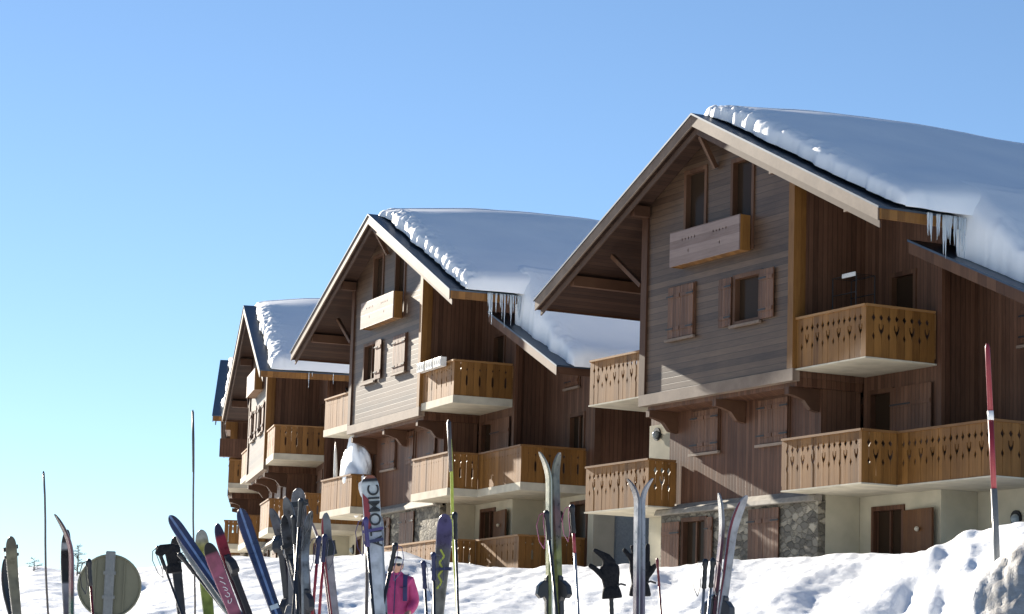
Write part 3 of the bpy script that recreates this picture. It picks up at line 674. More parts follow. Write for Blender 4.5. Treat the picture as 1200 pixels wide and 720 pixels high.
# ------------------------------------------------------------------ things on the chalets
for k, (xa, xb, lab) in enumerate(((.16, .74, 'white patterned flower box at the left end of the balcony rail'), (.90, 1.46, 'white patterned flower box between two others on the balcony rail'),
                                   (1.58, 2.18, 'white patterned flower box nearest the right corner of the balcony rail'))):
    th, tx, ty, tz = HOUSES[1]; o = empty('flower_box', hw(1, (xa + xb) / 2, -.09, 1.27), th)
    tag(o, lab, 'flower box', 'flower boxes on the middle chalet balcony'); hwid = (xb - xa) / 2
    t = MB(); t.prism([(-.10, 0), (.085, 0), (.085, .27), (.06, .27), (.06, .2), (-.075, .2), (-.075, .27), (-.10, .27)], lambda y, z: (-hwid, y, z), lambda y, z: (hwid, y, z))
    t.box(-hwid - .012, -hwid - .001, -.1, .085, 0, .27); t.box(hwid + .001, hwid + .012, -.1, .085, 0, .27)
    t.build('trough', M['boxwhite'], o, bevel=.004)
    p = MB()
    for q in range(4):
        cx = -hwid + (q + .5) * hwid / 2; a = hwid / 4 * .62
        p.prism([(cx - a, .135), (cx, .05), (cx + a, .135), (cx, .22)], lambda x, z: (x, -.108, z), lambda x, z: (x, -.101, z))
    p.build('pattern', M['boxgrey'], o)
    sn = MB(); sn.ball((0, -.01, .24), (hwid * .95, .07, .05), 12, 6, lambda d: 1 + .2 * math.sin(7 * d.x + k)); sn.build('snow_cap', M['roofsnow'], o, smooth=True)
th, tx, ty, tz = HOUSES[0]; o = empty('drying_rack', hw(0, .9, 1.0, .37), th); tag(o, 'folding clothes drying rack standing on the upper balcony of the nearest chalet', 'drying rack')
mb = MB()
for y in (-.25, .25):
    mb.tube([(-.45, y, 1.95), (.45, y, 1.95)], .012, 6); mb.tube([(-.45, y, 1.55), (.45, y, 1.55)], .012, 6)
    for x in (-.45, .45): mb.tube([(x, y, 0), (x, y, 1.95)], .014, 6)
for k in range(6): mb.tube([(-.45 + k * .18, -.25, 1.955), (-.45 + k * .18, .25, 1.955)], .007, 6)
mb.build('frame', M['iron'], o)
MB().box(-.05, .46, -.29, -.262, 1.90, 2.0).build('towel', M['boxwhite'], o, bevel=.01)
def blob(name, c, r, mat, seed, seg=40, rings=24, amp=.35):
    mb = MB(); N = np.array
    def fn(d): return 1 + amp * float(fbm(N([d.x * 1.3 + seed]), N([d.y * 1.3 + d.z * 1.7]), 4, seed)[0])
    mb.ball((0, 0, 0), r, seg, rings, fn); return mb.build(name, mat, None, c, smooth=True)
o = blob('snow_heap', hw(1, -7.25, .46, -1.3), (1.25, .40, 1.15), M['roofsnow'], 12, amp=.5); o.rotation_euler = (0, R(10), HOUSES[1][0])
tag(o, 'big rounded heap of snow bulging over the left balcony rail of the middle chalet', 'snow heap')
o = empty('parasol', hw(1, -9.0, .4, -2.33), HOUSES[1][0]); tag(o, 'closed white parasol leaning on the balcony beside the snow heap', 'parasol')
mb = MB(); mb.tube([(0, 0, 0), (-.02, 0, .9), (-.22, 0, 2.3)], .02, 8); mb.build('pole', M['boxwhite'], o, smooth=True)
mb = MB(); mb.tube([(-.05, 0, 1.0), (-.09, 0, 1.35), (-.17, 0, 1.95), (-.225, 0, 2.34)], [.075, .07, .05, .012], 10); mb.build('canopy', M['boxwhite'], o, smooth=True)

# ------------------------------------------------------------------ skis and poles stuck in the snow
def ski_mat(name, stops, stripe=None, rough=.3, mott=.0):
    "stops: colours along the ski, z in metres from the tail"
    m, nt, ns, L, B = new_mat(name)
    tc = ns.new('ShaderNodeTexCoord'); sp = ns.new('ShaderNodeSeparateXYZ'); L.new(tc.outputs['Object'], sp.inputs[0])
    d = ns.new('ShaderNodeMath'); d.operation = 'DIVIDE'; L.new(sp.outputs[2], d.inputs[0]); d.inputs[1].default_value = 2.2
    r = ramp(ns, [(max(0, min(1, z / 2.2)), c) for z, c in stops]); r.color_ramp.interpolation = 'LINEAR'; L.new(d.outputs[0], r.inputs['Fac']); out = r.outputs['Color']
    if stripe:
        x0, x1, c = stripe
        a = ns.new('ShaderNodeMath'); a.operation = 'GREATER_THAN'; L.new(sp.outputs[0], a.inputs[0]); a.inputs[1].default_value = x0
        b = ns.new('ShaderNodeMath'); b.operation = 'LESS_THAN'; L.new(sp.outputs[0], b.inputs[0]); b.inputs[1].default_value = x1
        e = ns.new('ShaderNodeMath'); e.operation = 'MULTIPLY'; L.new(a.outputs[0], e.inputs[0]); L.new(b.outputs[0], e.inputs[1])
        mx = ns.new('ShaderNodeMix'); mx.data_type = 'RGBA'; L.new(e.outputs[0], mx.inputs['Factor']); L.new(out, mx.inputs['A']); mx.inputs['B'].default_value = (*c, 1); out = mx.outputs['Result']
    no = ns.new('ShaderNodeTexNoise'); no.inputs['Scale'].default_value = 22; no.inputs['Detail'].default_value = 5; L.new(tc.outputs['Object'], no.inputs['Vector'])
    rr = ramp(ns, [(.4 - .1 * mott, [1 - .15 - .75 * mott] * 3), (.62, (1, 1, 1))]); L.new(no.outputs['Fac'], rr.inputs['Fac'])
    m2 = ns.new('ShaderNodeMix'); m2.data_type = 'RGBA'; m2.blend_type = 'MULTIPLY'; m2.inputs['Factor'].default_value = 1; L.new(out, m2.inputs['A']); L.new(rr.outputs['Color'], m2.inputs['B'])
    L.new(m2.outputs['Result'], B.inputs['Base Color'])
    B.inputs['Specular IOR Level'].default_value = .3
    rg = ramp(ns, [(.3, [rough * .8] * 3), (.7, [min(1, rough * 1.5)] * 3)]); L.new(no.outputs['Fac'], rg.inputs['Fac']); L.new(rg.outputs['Color'], B.inputs['Roughness'])
    return m
def sight(top, foot, D, bury=.22, D2=None):
    "axis, upper end and length of a stick seen from photo pixel `top` towards `foot`, reaching into the snow"
    P1 = at(*top, D); P0 = at(*foot, D2 or D); ax = (P1 - P0).normalized(); t = .3
    while t < 4 and (P1 - ax * t).z > gz((P1 - ax * t).x, (P1 - ax * t).y): t += .02
    return P1, ax, t + bury
def frame(P, ax, yaw):
    n = Vector((math.sin(yaw), -math.cos(yaw), 0)); n = (n - ax * n.dot(ax)).normalized(); y = -n; x = y.cross(ax)
    m = Matrix.Identity(4)
    for i_, v in enumerate((x, y, ax)): m[0][i_], m[1][i_], m[2][i_] = v
    m.translation = P; return m
def ski(label, top, foot, D, width, yaw, stops, base=(.03, .03, .035), curl=.07, stripe=None, bind=None, group=None, round_=.5, rough=.3, mott=.22, camber=0., edge=(.25, .26, .28), bcol='binding', D2=None, bside=1, clen=.26, tone=.62):
    width *= .93; stops = [(a_, tuple(v * tone for v in c_)) for a_, c_ in stops]; base = tuple(v * tone for v in base)
    if stripe: stripe = (stripe[0], stripe[1], tuple(v * .8 for v in stripe[2]))
    P1, ax, L_ = sight(top, foot, D, D2=D2); root = empty('ski', (0, 0, 0)); root.matrix_world = frame(P1 - ax * L_, ax, R(yaw))
    tag(root, label, 'ski', group or 'skis standing upright in the snow')
    tm = ski_mat('ski_top', [(L_ - a, c) for a, c in reversed(stops)], stripe, rough, mott); bm_ = plain('ski_base', base, .35, 0, .1, 12); em = plain('ski_edge', edge, .3, .7, .1, 30)
    mb = MB(); N = 44; secs = []
    for k in range(N + 1):
        s = k / N; s = 1 - (1 - s) ** 1.7; z = L_ * s; e = L_ - z
        wv = width * (.86 - .22 * math.sin(math.pi * min(1, s / .92)) + .14 * s)
        if e < .13: wv *= math.sqrt(max(0, 1 - (1 - e / .13) ** (2.2 + 1.6 * round_)))
        if z < .03: wv *= .8
        wv = max(wv, .004); c = -curl * max(0, (1 - e / clen)) ** 2.0 - camber * math.sin(math.pi * s)
        th_ = .006 + .010 * math.sin(math.pi * min(1, max(0, s))) ** .6
        secs.append((z, wv / 2, c, th_))
    n0 = len(mb.v)
    for z, h, c, t in secs:
        mb.v += [(-h, c + t * .15, z), (-h * .86, c - t * .75, z), (h * .86, c - t * .75, z), (h, c + t * .15, z), (h, c + t * .55, z), (-h, c + t * .55, z)]
    for k in range(N):
        a = n0 + 6 * k; b = a + 6
        for j in range(6):
            q = (j + 1) % 6; mb.mi = 0 if j in (0, 1, 2) else (1 if j == 4 else 2); mb.face([a + j, a + q, b + q, b + j])
    mb.mi = 2; mb.face([n0 + j for j in range(6)]); mb.face([n0 + 6 * N + j for j in reversed(range(6))])
    o = mb.build('ski_body', [tm, bm_, em], root, smooth=False)
    if bind is not None:
        zb = L_ - bind; g = -.012 * bside; w2 = width * .36
        def blk(nm, poly, w_): MB().prism([(g - p * bside, zb + z) for p, z in poly], lambda y, z: (-w_, y, z), lambda y, z: (w_, y, z)).build(nm, M[bcol], root, bevel=.004)
        blk('toe_binding', [(0, .06), (.018, .075), (.05, .045), (.058, 0), (.04, -.02), (.02, -.01), (0, -.05)], w2)
        blk('heel_binding', [(0, -.26), (.03, -.27), (.062, -.31), (.066, -.36), (.045, -.385), (.05, -.43), (.03, -.45), (0, -.44)], w2 * .95)
        blk('binding_plate', [(0, .1), (.010, .09), (.010, -.47), (0, -.48)], w2 * .8)
        for s_ in (-1, 1):
            MB().tube([(s_ * (w2 + .004), g - .005 * bside, zb - .30), (s_ * (w2 + .012), g + .02 * bside, zb - .36), (s_ * (w2 + .014), g + .05 * bside, zb - .40)], .004, 6).build('ski_brake', M['iron'], root)
    return root, L_
def pole(label, top, foot, D, shaft='silver', grip='grip', strap='black', strap_side=1, r=.0075, upper=None, cat='ski pole', group='ski poles standing in the snow', yaw=0, name='ski_pole', gs=.74):
    P1, ax, L_ = sight(top, foot, D, .10); root = empty(name, (0, 0, 0)); root.matrix_world = frame(P1 - ax * L_, ax, R(yaw)); tag(root, label, cat, group)
    mb = MB(); mb.tube([(0, 0, .0), (0, 0, .05), (0, 0, L_ - .14)], [.003, r * .8, r], 10); mb.build('shaft', M[shaft], root, smooth=True)
    if upper: MB().tube([(0, 0, L_ - upper[1]), (0, 0, L_ - .13)], r * 1.08, 10).build('shaft_sleeve', M[upper[0]], root, smooth=True)
    g = MB(); zs = [-.15, -.145, -.12, -.10, -.085, -.07, -.055, -.04, -.025, -.012, 0]; rs = [v * gs for v in (.012, .018, .0145, .0165, .0145, .0165, .0145, .017, .02, .021, .010)]
    g.tube([(0, 0, L_ + z) for z in zs], rs, 12); g.build('grip', M[grip], root, smooth=True)
    MB().tube([(0, 0, .095), (0, 0, .10), (0, 0, .108)], [.045, .05, .012], 16).build('basket', M['black'], root)
    if strap:
        s = MB(); q = strap_side; pts = [(q * .012, 0, L_ - .012), (q * .035, .004, L_ - .02), (q * .055, .006, L_ - .07), (q * .05, .004, L_ - .15), (q * .03, 0, L_ - .19), (q * .018, -.004, L_ - .14), (q * .02, -.004, L_ - .05), (q * .012, 0, L_ - .014)]
        for a, b in zip(pts, pts[1:]): s.beam(a, b, .003, .016, (0, 1, 0))
        s.build('wrist_strap', M[strap], root)
    return root, L_
def strap(root, L_, z, wid, mat='black', h=.03, dy=.03):
    mb = MB(); pts = [(-wid, -dy, L_ - z), (wid, -dy, L_ - z + .012), (wid, dy, L_ - z + .012), (-wid, dy, L_ - z)]
    for p, q in zip(pts, pts[1:] + pts[:1]): mb.beam(p, q, .005, h)
    return mb.build('ski_strap', M[mat], root)
K = (.015, .015, .018); W_ = (.62, .63, .66); BL = (.025, .06, .24); G = (.2, .21, .22)
# far left
a, La = ski('olive ski with a black strap round its blunt tip, leftmost of all', (11, 630), (20, 722), 15, .072, 18, [(0, (.10, .10, .09)), (.06, (.16, .15, .11)), (.10, (.28, .26, .17)), (.35, (.26, .24, .17)), (.55, (.3, .29, .25)), (.9, (.12, .1, .1))], bind=.75, round_=1); strap(a, La, .07, .04, 'black', .022, .02); strap(a, La, .115, .04, 'black', .016, .02)
s1, L1 = ski('narrow black ski behind the olive one, only its slanting edge showing', (-4, 655), (14, 722), 15.4, .07, 70, [(0, K), (1, K)])
ski('black ski with white patches, left of the tall plum ski', (75, 622), (79, 722), 15, .062, 25, [(0, K), (.07, (.03, .03, .035)), (.075, (.4, .42, .45)), (.11, (.4, .42, .45)), (.115, K), (.3, K), (.31, (.33, .33, .37)), (.42, (.2, .2, .24)), (.5, (.12, .1, .12))], bind=.85)
ski('tall plum red ski seen from its edge with dark forward curved tip', (84, 603), (84, 722), 14.6, .06, -62, [(0, K), (.10, (.12, .06, .08)), (.16, (.30, .13, .16)), (.42, (.32, .14, .15)), (.5, (.05, .13, .1)), (.68, (.03, .12, .08)), (.8, (.25, .12, .16))], base=(.32, .16, .2), curl=.10, bind=.72, bcol='bindgreen')
pole('ski pole with black looped strap in front of the round sign', (104, 655), (109, 722), 14, 'darkred', strap_side=-1)
# tall bare poles
def bare(label, top, foot, D, r, mat, segs=None):
    P1, ax, L_ = sight(top, foot, D, .3); root = empty('marker_pole', (0, 0, 0)); root.matrix_world = frame(P1 - ax * L_, ax, 0); tag(root, label, 'pole', 'tall thin marker poles')
    mb = MB(); m = 14; mb.tube([(.004 * math.sin(k * 1.1), 0, L_ * k / m) for k in range(m + 1)], [r * (1.1 - .25 * k / m) for k in range(m + 1)], 10); mb.build('shaft', M[mat], root, smooth=True)
    for z0, z1, mm in segs or (): MB().tube([(0, 0, L_ - z0), (0, 0, L_ - z1)], r * 1.12, 10).build('painted_band', M[mm], root, smooth=True)
    MB().tube([(0, 0, L_), (0, 0, L_ + .015)], [r, r * .4], 10).build('end_cap', M['black'], root)
    return root
bare('tall thin grey pole standing alone at the far left', (51, 555), (56, 722), 16, .0075, 'polewood')
bare('tall dark green pole behind the crossed blue and green skis', (226, 483), (228, 722), 17, .0068, 'polewood', [(.0, .4, 'darkshaft')])
bare('tall yellow green pole with dark upper end behind the purple ski', (526, 495), (536, 722), 15.5, .011, 'yellowgreen', [(0, .30, 'polewood')])
# crossed group
ski('charcoal ski, nearly upright, with black pole grips hanging at its tip', (203, 630), (213, 722), 15.6, .07, 15, [(0, K), (.12, (.03, .035, .04)), (.4, (.06, .065, .075)), (.8, (.07, .075, .09))], bind=1.0)
pole('black ski pole whose grip pokes out left of the charcoal ski', (184, 640), (214, 722), 15.3, 'darkshaft', strap_side=-1)
pole('black ski pole slanting right below the leaning blue ski', (209, 648), (266, 720), 14.5, 'darkshaft')
blue = [(0, (.015, .025, .06)), (.05, (.018, .04, .15)), (.6, (.016, .04, .14)), (.9, (.012, .025, .08))]
def emblem(root, L_, z, r):
    e = MB(); e.tube([(0, -.0115, L_ - z), (0, -.0145, L_ - z)], r, 18); e.build('round_emblem', M['white'], root)
    MB().tube([(0, -.0146, L_ - z), (0, -.0160, L_ - z)], r * .5, 14).build('emblem_centre', M['navy'], root)
    MB().box(-r * 1.5, r * 1.5, -.0165, -.0105, L_ - .56, L_ - .535).build('ferrule_band', M['silver'], root)
a, La = ski('blue ski leaning far to the left with white emblem near its tip', (199, 605), (281, 724), 14, .072, 6, blue, stripe=(-.006, .006, (.16, .26, .5)), curl=.03, edge=(.6, .62, .66), bind=1.05, round_=.7); emblem(a, La, .085, .013)
ski('pale grey ski lying just under the leaning blue ski', (205, 624), (283, 736), 14.35, .07, 25, [(0, (.25, .27, .3)), (.2, (.42, .45, .46)), (.5, (.3, .34, .33)), (.9, (.2, .23, .24))], bind=.9)
ski('yellow green ski with silver tip, upright behind the pink ski', (235, 622), (245, 724), 15.3, .088, 10, [(0, (.30, .32, .32)), (.05, (.42, .43, .4)), (.10, (.5, .48, .14)), (.18, (.36, .42, .07)), (.35, (.38, .44, .10)), (.5, (.2, .28, .05)), (.66, (.13, .2, .05)), (.68, (.5, .52, .5)), (.9, (.3, .3, .3))], mott=.35, round_=1)
a, La = ski('pink ski with black tip and white script, crossing the blue ski', (243, 638), (281, 734), 13.7, .085, 8, [(0, K), (.055, K), (.065, (.42, .11, .19)), (.2, (.50, .15, .24)), (.38, (.52, .17, .25)), (.42, (.1, .03, .05)), (.9, K)], round_=.9, rough=.4)
mb = MB()
for k in range(7):
    z = La - .12 - .034 * k; mb.tube([(.012 * math.cos(t * 1.1 + k), -.0125, z + .013 * math.sin(t * 1.1 + k * .4)) for t in range(5)], .0022, 5)
mb.build('white_script', M['white'], a)
ski('red ski with dark blue tip, leaning between pink and blue skis', (251, 616), (293, 726), 14, .066, 28, [(0, (.03, .03, .09)), (.06, (.05, .04, .12)), (.075, (.42, .03, .07)), (.18, (.38, .03, .05)), (.24, (.12, .03, .05)), (.45, (.07, .04, .06)), (.9, (.05, .04, .05))], bind=.27, bcol='binding', curl=.05)
a, La = ski('blue ski with white edge and emblem, right of the red ski', (281, 597), (325, 722), 13.6, .08, 8, blue, stripe=(-.006, .006, (.16, .26, .5)), curl=.03, edge=(.6, .62, .66), bind=1.0, round_=.7); emblem(a, La, .075, .015)
# grey cluster
a, La = ski('silver grey ski with black strap, tallest of the grey cluster', (348, 573), (360, 722), 14, .088, 12, [(0, (.28, .29, .31)), (.09, (.3, .31, .33)), (.14, (.1, .105, .115)), (.2, (.24, .25, .27)), (.3, (.07, .075, .09)), (.42, (.3, .34, .4)), (.6, (.36, .39, .43)), (1, (.3, .34, .38))], mott=.8, bind=.36, curl=.05, round_=1); strap(a, La, .09, .05)
ski('dark slate ski in front of the silver one, in the grey cluster', (341, 584), (344, 722), 13.7, .07, -20, [(0, G), (.1, (.1, .105, .12)), (.3, (.05, .055, .07)), (.5, (.12, .125, .14)), (.9, (.1, .1, .12))], mott=.8, bind=.3, bcol='bindgrey')
ski('slate ski with violet base, leftmost of the grey cluster', (326, 596), (340, 722), 13.9, .068, -30, [(0, (.14, .15, .18)), (.1, (.12, .13, .17)), (.3, (.14, .1, .15)), (.6, (.15, .12, .14)), (.9, (.17, .14, .12))], mott=.6, bind=.22)
ski('light blue grey ski, rightmost of the grey cluster', (357, 600), (358, 722), 13.5, .052, 35, [(0, G), (.1, (.16, .18, .21)), (.25, (.34, .4, .48)), (.5, (.4, .44, .47)), (.9, (.3, .35, .36))], mott=.6, bind=.5)
a, La = ski('dark grey ski leaning right across the others in the grey cluster', (330, 606), (356, 722), 13.55, .058, 15, [(0, K), (.1, (.09, .1, .12)), (.3, (.2, .21, .24)), (.6, (.1, .1, .12)), (.9, (.1, .1, .1))], mott=.9, bind=.3); strap(a, La, .16, .034, 'black', .02, .02)
pole('black ski pole with looped strap, tallest pole of the grey cluster', (353, 584), (343, 722), 13.3, 'darkshaft', strap_side=1)
pole('dark ski pole among the grey skis', (344, 604), (349, 722), 13.4, 'darkshaft')
pole('thin grey ski pole slanting right beside the grey skis', (350, 628), (369, 722), 14.2, 'darkshaft', strap=None)
# white and red pair with two poles
a, La = ski('white ski with red side, wrapped by a black strap', (379, 602), (393, 724), 13.9, .062, 20, [(0, (.3, .34, .37)), (.09, (.34, .36, .38)), (.16, (.06, .06, .09)), (.25, (.6, .56, .57)), (.5, (.56, .52, .56)), (.9, (.5, .46, .5))], base=(.4, .06, .08), stripe=(-.05, -.018, (.38, .05, .07)), bind=.9, curl=.05); strap(a, La, .2, .037, 'black', .075)
ski('thin ski seen edge-on, strapped left of the white one', (372, 604), (388, 724), 14.05, .055, -80, [(0, (.3, .3, .33)), (.2, (.36, .33, .36)), (.9, (.35, .1, .12))], base=(.5, .5, .52), curl=.05, bind=.9)
pole('red ski pole leaning left, farther from the strapped white ski', (374, 628), (366, 722), 13.6, 'silver', 'navy', 'navy', -1, upper=('redshaft', .42))
pole('red ski pole touching the strapped white ski', (381, 626), (374, 722), 13.65, 'silver', 'navy', 'navy', 1, upper=('redshaft', .45))
# lettered ski
a, La = ski('wide white and red ski with big black letters up its front', (433, 557), (444, 724), 13, .098, 4, [(0, (.28, .09, .05)), (.012, (.3, .1, .06)), (.018, K), (.034, K), (.04, (.50, .53, .53)), (.24, (.46, .49, .5)), (.30, (.42, .45, .5)), (.9, (.5, .53, .56))], curl=.004, round_=1.8, bind=.8, stripe=None, tone=1.05)
rp = MB(); rp.prism([(-.042, La - .09), (-.012, La - .125), (-.006, La - .29), (-.039, La - .26)], lambda x, z: (x, -.0112, z), lambda x, z: (x, -.0135, z)); rp.build('red_panel', M['redpaint'], a)
cu = bpy.data.curves.new('lettering', 'FONT'); cu.body = 'ATOMIC'; cu.size = .082; cu.extrude = .0009; cu.offset = .0012; cu.align_x = 'RIGHT'
to = bpy.data.objects.new('lettering', cu); COL.objects.link(to); bpy.context.view_layer.update()
lm = bpy.data.meshes.new_from_object(to.evaluated_get(bpy.context.evaluated_depsgraph_get())); bpy.data.objects.remove(to)
lm.transform(Matrix(((0, -1, 0, .041), (0, 0, -1, -.0150), (1, 0, 0, La - .05), (0, 0, 0, 1)))); lm.materials.clear(); lm.materials.append(M['black'])
lo = bpy.data.objects.new('lettering', lm); COL.objects.link(lo); lo.parent = a
ski('pale blue ski behind the lettered ski, only its lower right edge showing', (440, 604), (449, 724), 13.3, .07, 18, [(0, (.3, .34, .4)), (.3, (.36, .42, .5)), (.9, (.3, .36, .45))], bind=.6)
strap(a, La, .285, .05, 'purple', .014, .017)
strap(a, La, .34, .047, 'navy', .016, .017)
pole('black ski pole left of the lettered ski', (428, 606), (438, 722), 12.8, 'darkshaft', 'purple', 'purple', -1)
pole('black ski pole with purple strap, slanting in front of the person in pink', (464, 636), (446, 722), 13, 'darkshaft', 'black', 'purple', 1, r=.009)
bare('stubby brown post beside the lettered ski', (429, 640), (430, 722), 14.5, .011, 'polewood')
# purple ski
a, La = ski('purple ski with olive yellow zigzag below its rounded tip', (523, 603), (512, 724), 13.8, .094, -8, [(0, (.13, .12, .26)), (.05, (.12, .10, .27)), (.15, (.11, .09, .22)), (.2, (.2, .19, .2)), (.4, (.3, .29, .24)), (.55, (.3, .3, .28)), (.8, (.16, .15, .2))], curl=.04, round_=1.0, mott=.3)
zz = MB(); pts = [(-.012 + .024 * (k % 2), -.012, La - .19 - .035 * k) for k in range(7)]
for p, q in zip(pts, pts[1:]): zz.beam(p, q, .002, .010, (1, 0, 0))
zz.build('zigzag_graphic', M['yellowgreen'], a)
strap(a, La, .30, .052, 'navy', .016, .02)
pole('black ski pole right of the purple ski', (533, 600), (537, 722), 13.9, 'darkshaft', 'black', 'navy', -1)
pole('ski pole with navy grip, shorter one left of the purple ski', (496, 657), (500, 722), 13.6, 'darkshaft', 'navy', 'navy', 1)
pole('ski pole with navy grip, touching the purple ski', (508, 647), (509, 722), 13.5, 'darkshaft', 'navy', 'navy', 1)
# tall yellowish pair
ski('tall cream ski whose tip curls left, of the yellowish pair', (643, 530), (644, 722), 13, .07, -72, [(0, (.5, .48, .40)), (.06, (.42, .41, .30)), (.4, (.44, .43, .26)), (.6, (.38, .4, .16)), (.9, (.3, .33, .15))], base=(.45, .44, .28), curl=.05, clen=.16, bind=.72, bcol='black', D2=13, edge=(.4, .4, .34))
ski('tall mottled ski whose tip curls right, of the yellowish pair', (650, 531), (655, 722), 13.05, .075, 58, [(0, (.5, .48, .42)), (.03, (.28, .28, .22)), (.2, (.24, .24, .2)), (.28, (.2, .1, .1)), (.4, (.24, .14, .12)), (.5, (.36, .38, .12)), (.9, (.36, .4, .13))], base=(.3, .34, .1), curl=.03, clen=.14, bind=.72, bcol='black', mott=.6)
pole('ski pole with black grip behind the yellowish ski pair', (640, 598), (653, 722), 12.8, 'darkshaft', 'black', 'magenta', -1)
pole('red topped ski pole with magenta strap', (670, 591), (678, 722), 13.2, 'silver', 'black', 'magenta', -1, upper=('redshaft', .25))
# silver splayed pair
ski('silver ski curling left at the tip, of the splayed pair', (747, 562), (746, 722), 13.4, .07, -70, [(0, (.08, .07, .09)), (.08, (.2, .2, .24)), (.16, (.4, .41, .46)), (.4, (.36, .38, .44)), (.55, (.12, .09, .15)), (.9, (.1, .07, .13))], base=(.4, .42, .5), curl=.055, clen=.13, bind=1.0)
ski('silver ski curling right at the tip, of the splayed pair', (753, 561), (752, 722), 13.45, .07, 70, [(0, (.4, .4, .42)), (.1, (.45, .46, .5)), (.4, (.42, .44, .48)), (.55, (.2, .17, .24)), (.9, (.15, .12, .18))], base=(.4, .42, .5), curl=.055, clen=.13, bind=1.0)
pole('thin dark red ski pole right of the splayed skis', (770, 654), (775, 722), 13.5, 'darkred', 'darkred', None, r=.006, gs=.42)
# right pair
ski('broad pale ski with red base, leaning right, of the rightmost pair', (864, 580), (845, 724), 13.2, .074, 48, [(0, (.45, .46, .5)), (.1, (.5, .51, .54)), (.4, (.46, .48, .52)), (.9, (.42, .44, .5))], base=(.24, .05, .08), curl=.06, clen=.24, bind=.62, mott=.25, stripe=(-.05, -.026, (.2, .04, .06)))
ski('thin dark red ski seen edge-on, left of the broad pale one', (851, 579), (836, 724), 13.25, .07, -78, [(0, (.3, .31, .33)), (.15, (.4, .4, .42)), (.25, (.15, .05, .08)), (.9, (.17, .04, .07))], base=(.3, .1, .14), curl=.04, bind=.62)
pole('silver ski pole with long black grip, left one beside the rightmost skis', (827, 655), (823, 722), 12.9, 'silver', 'black', 'black', -1)
pole('silver ski pole with long black grip, right one beside the rightmost skis', (836, 654), (830, 722), 12.9, 'silver', 'black', 'black', 1)

# gloves drying upside down on poles
def glove(label, base_px, up_px, D, wide, fingers, thumb, foot):
    P0 = at(*base_px, D); P1 = at(*up_px, D); ax = (P1 - P0).normalized(); root = empty('glove', (0, 0, 0)); root.matrix_world = frame(P0, ax, 0) @ Matrix.Scale(wide, 4); tag(root, label, 'glove', 'black gloves drying on ski poles')
    g_ = wide; mb = MB()
    mb.tube([(0, 0, .03), (0, 0, .075), (0, 0, .11), (0, 0, .145), (0, 0, .16)], [.040, .046, .052, .050, .03], 14, flat=.6)
    for f in fingers + [thumb]:
        pts, r0 = f; m = len(pts); r0 *= 1.12; mb.tube(pts, [r0 * (1 - .2 * k / (m - 1)) for k in range(m)], 10)
        mb.ball(pts[-1], r0 * .78, 10, 6)
    h = mb.build('glove_hand', M['fabric_black'], root, smooth=True)
    rm = h.modifiers.new('remesh', 'REMESH'); rm.mode = 'VOXEL'; rm.voxel_size = .0045; rm.use_smooth_shade = True
    sm_ = h.modifiers.new('smooth', 'SMOOTH'); sm_.iterations = 3
    c = MB(); c.tube([(0, 0, -.02), (0, 0, -.012), (0, 0, .02), (0, 0, .05)], [.050, .053, .047, .037], 16, flat=.62); c.build('cuff', M['fabric_black'], root, smooth=True)
    st = MB(); st.tube([(.03, -.022, .045), (.05, -.02, .05), (.075, -.01, .042)], .005, 6); st.build('wrist_strap', M['black'], root)
    return root
glove('black glove with bent fingers hooking left, alone on a pole', (717, 697), (713, 650), 13.3, 1.0,
      [([(-.022 + .014 * k, -.008 + .006 * k, .13), (-.02 + .013 * k, -.01, .18 - .006 * abs(k - 1)), (-.035 + .011 * k, -.012, .215 - .006 * k), (-.068 + .010 * k, -.012, .232 - .010 * k)], .0135) for k in range(4)],
      ([(-.02, -.01, .07), (-.05, -.014, .11), (-.078, -.016, .14), (-.098, -.016, .155)], .015), None)
pole('ski pole holding up the glove with bent fingers', (716, 692), (717, 722), 13.3, 'darkshaft', 'black', None)
glove('black glove with spread fingers behind the splayed silver skis', (750, 694), (750, 650), 13.8, 1.12,
      [([(-.030 + .02 * k, 0, .12), (-.046 + .027 * k, -.004, .165), (-.074 + .037 * k, -.006, .195 + (.002, .018, .026, .026)[k])], .0130) for k in range(4)],
      ([(.03, -.01, .07), (.055, -.012, .10), (.07, -.012, .125)], .014), None)
pole('ski pole holding up the glove behind the silver skis', (750, 692), (751, 722), 13.8, 'darkshaft', 'black', None)

glove('black glove drooping left over the top of the charcoal ski', (204, 668), (201, 630), 15.2, .92,
      [([(-.022 + .014 * k, -.008 + .006 * k, .12), (-.035 + .014 * k, -.02, .155), (-.07 + .012 * k, -.025, .155 - .008 * k), (-.098 + .008 * k, -.025, .118 - .006 * k)], .0155) for k in range(4)],
      ([(.02, -.01, .08), (.05, -.014, .085), (.075, -.016, .06)], .015), None)
# ------------------------------------------------------------------ road sign seen from behind, piste marker
c = at(128, 687, 28); zg = gz(c.x, c.y); root = empty('road_sign', (c.x, c.y, zg - .3), R(4)); tag(root, 'round grey road sign seen from behind on a zinc post in the snow', 'road sign'); h = c.z - zg + .3
mb = MB(); mb.tube([(0, .03, h), (0, .034, h)], .335, 40); mb.build('disc', M['signback'], root)
mb = MB(); mb.tube([(.335 * math.cos(t), .018, h + .335 * math.sin(t)) for t in np.linspace(0, 2 * math.pi, 41)], .012, 6, False); mb.build('rim', M['signback'], root)
for x in (-.155, .155): MB().box(x - .006, x + .006, .012, .028, h - .28, h + .28).build('fold_rib', M['signback'], root)
MB().box(-.052, .052, -.05, .005, 0, h + .375).build('post', M['zinc'], root, bevel=.01)
for z in (-.12, .14): MB().box(-.066, .066, -.056, .004, h + z - .018, h + z + .018).build('clamp', M['zinc'], root)
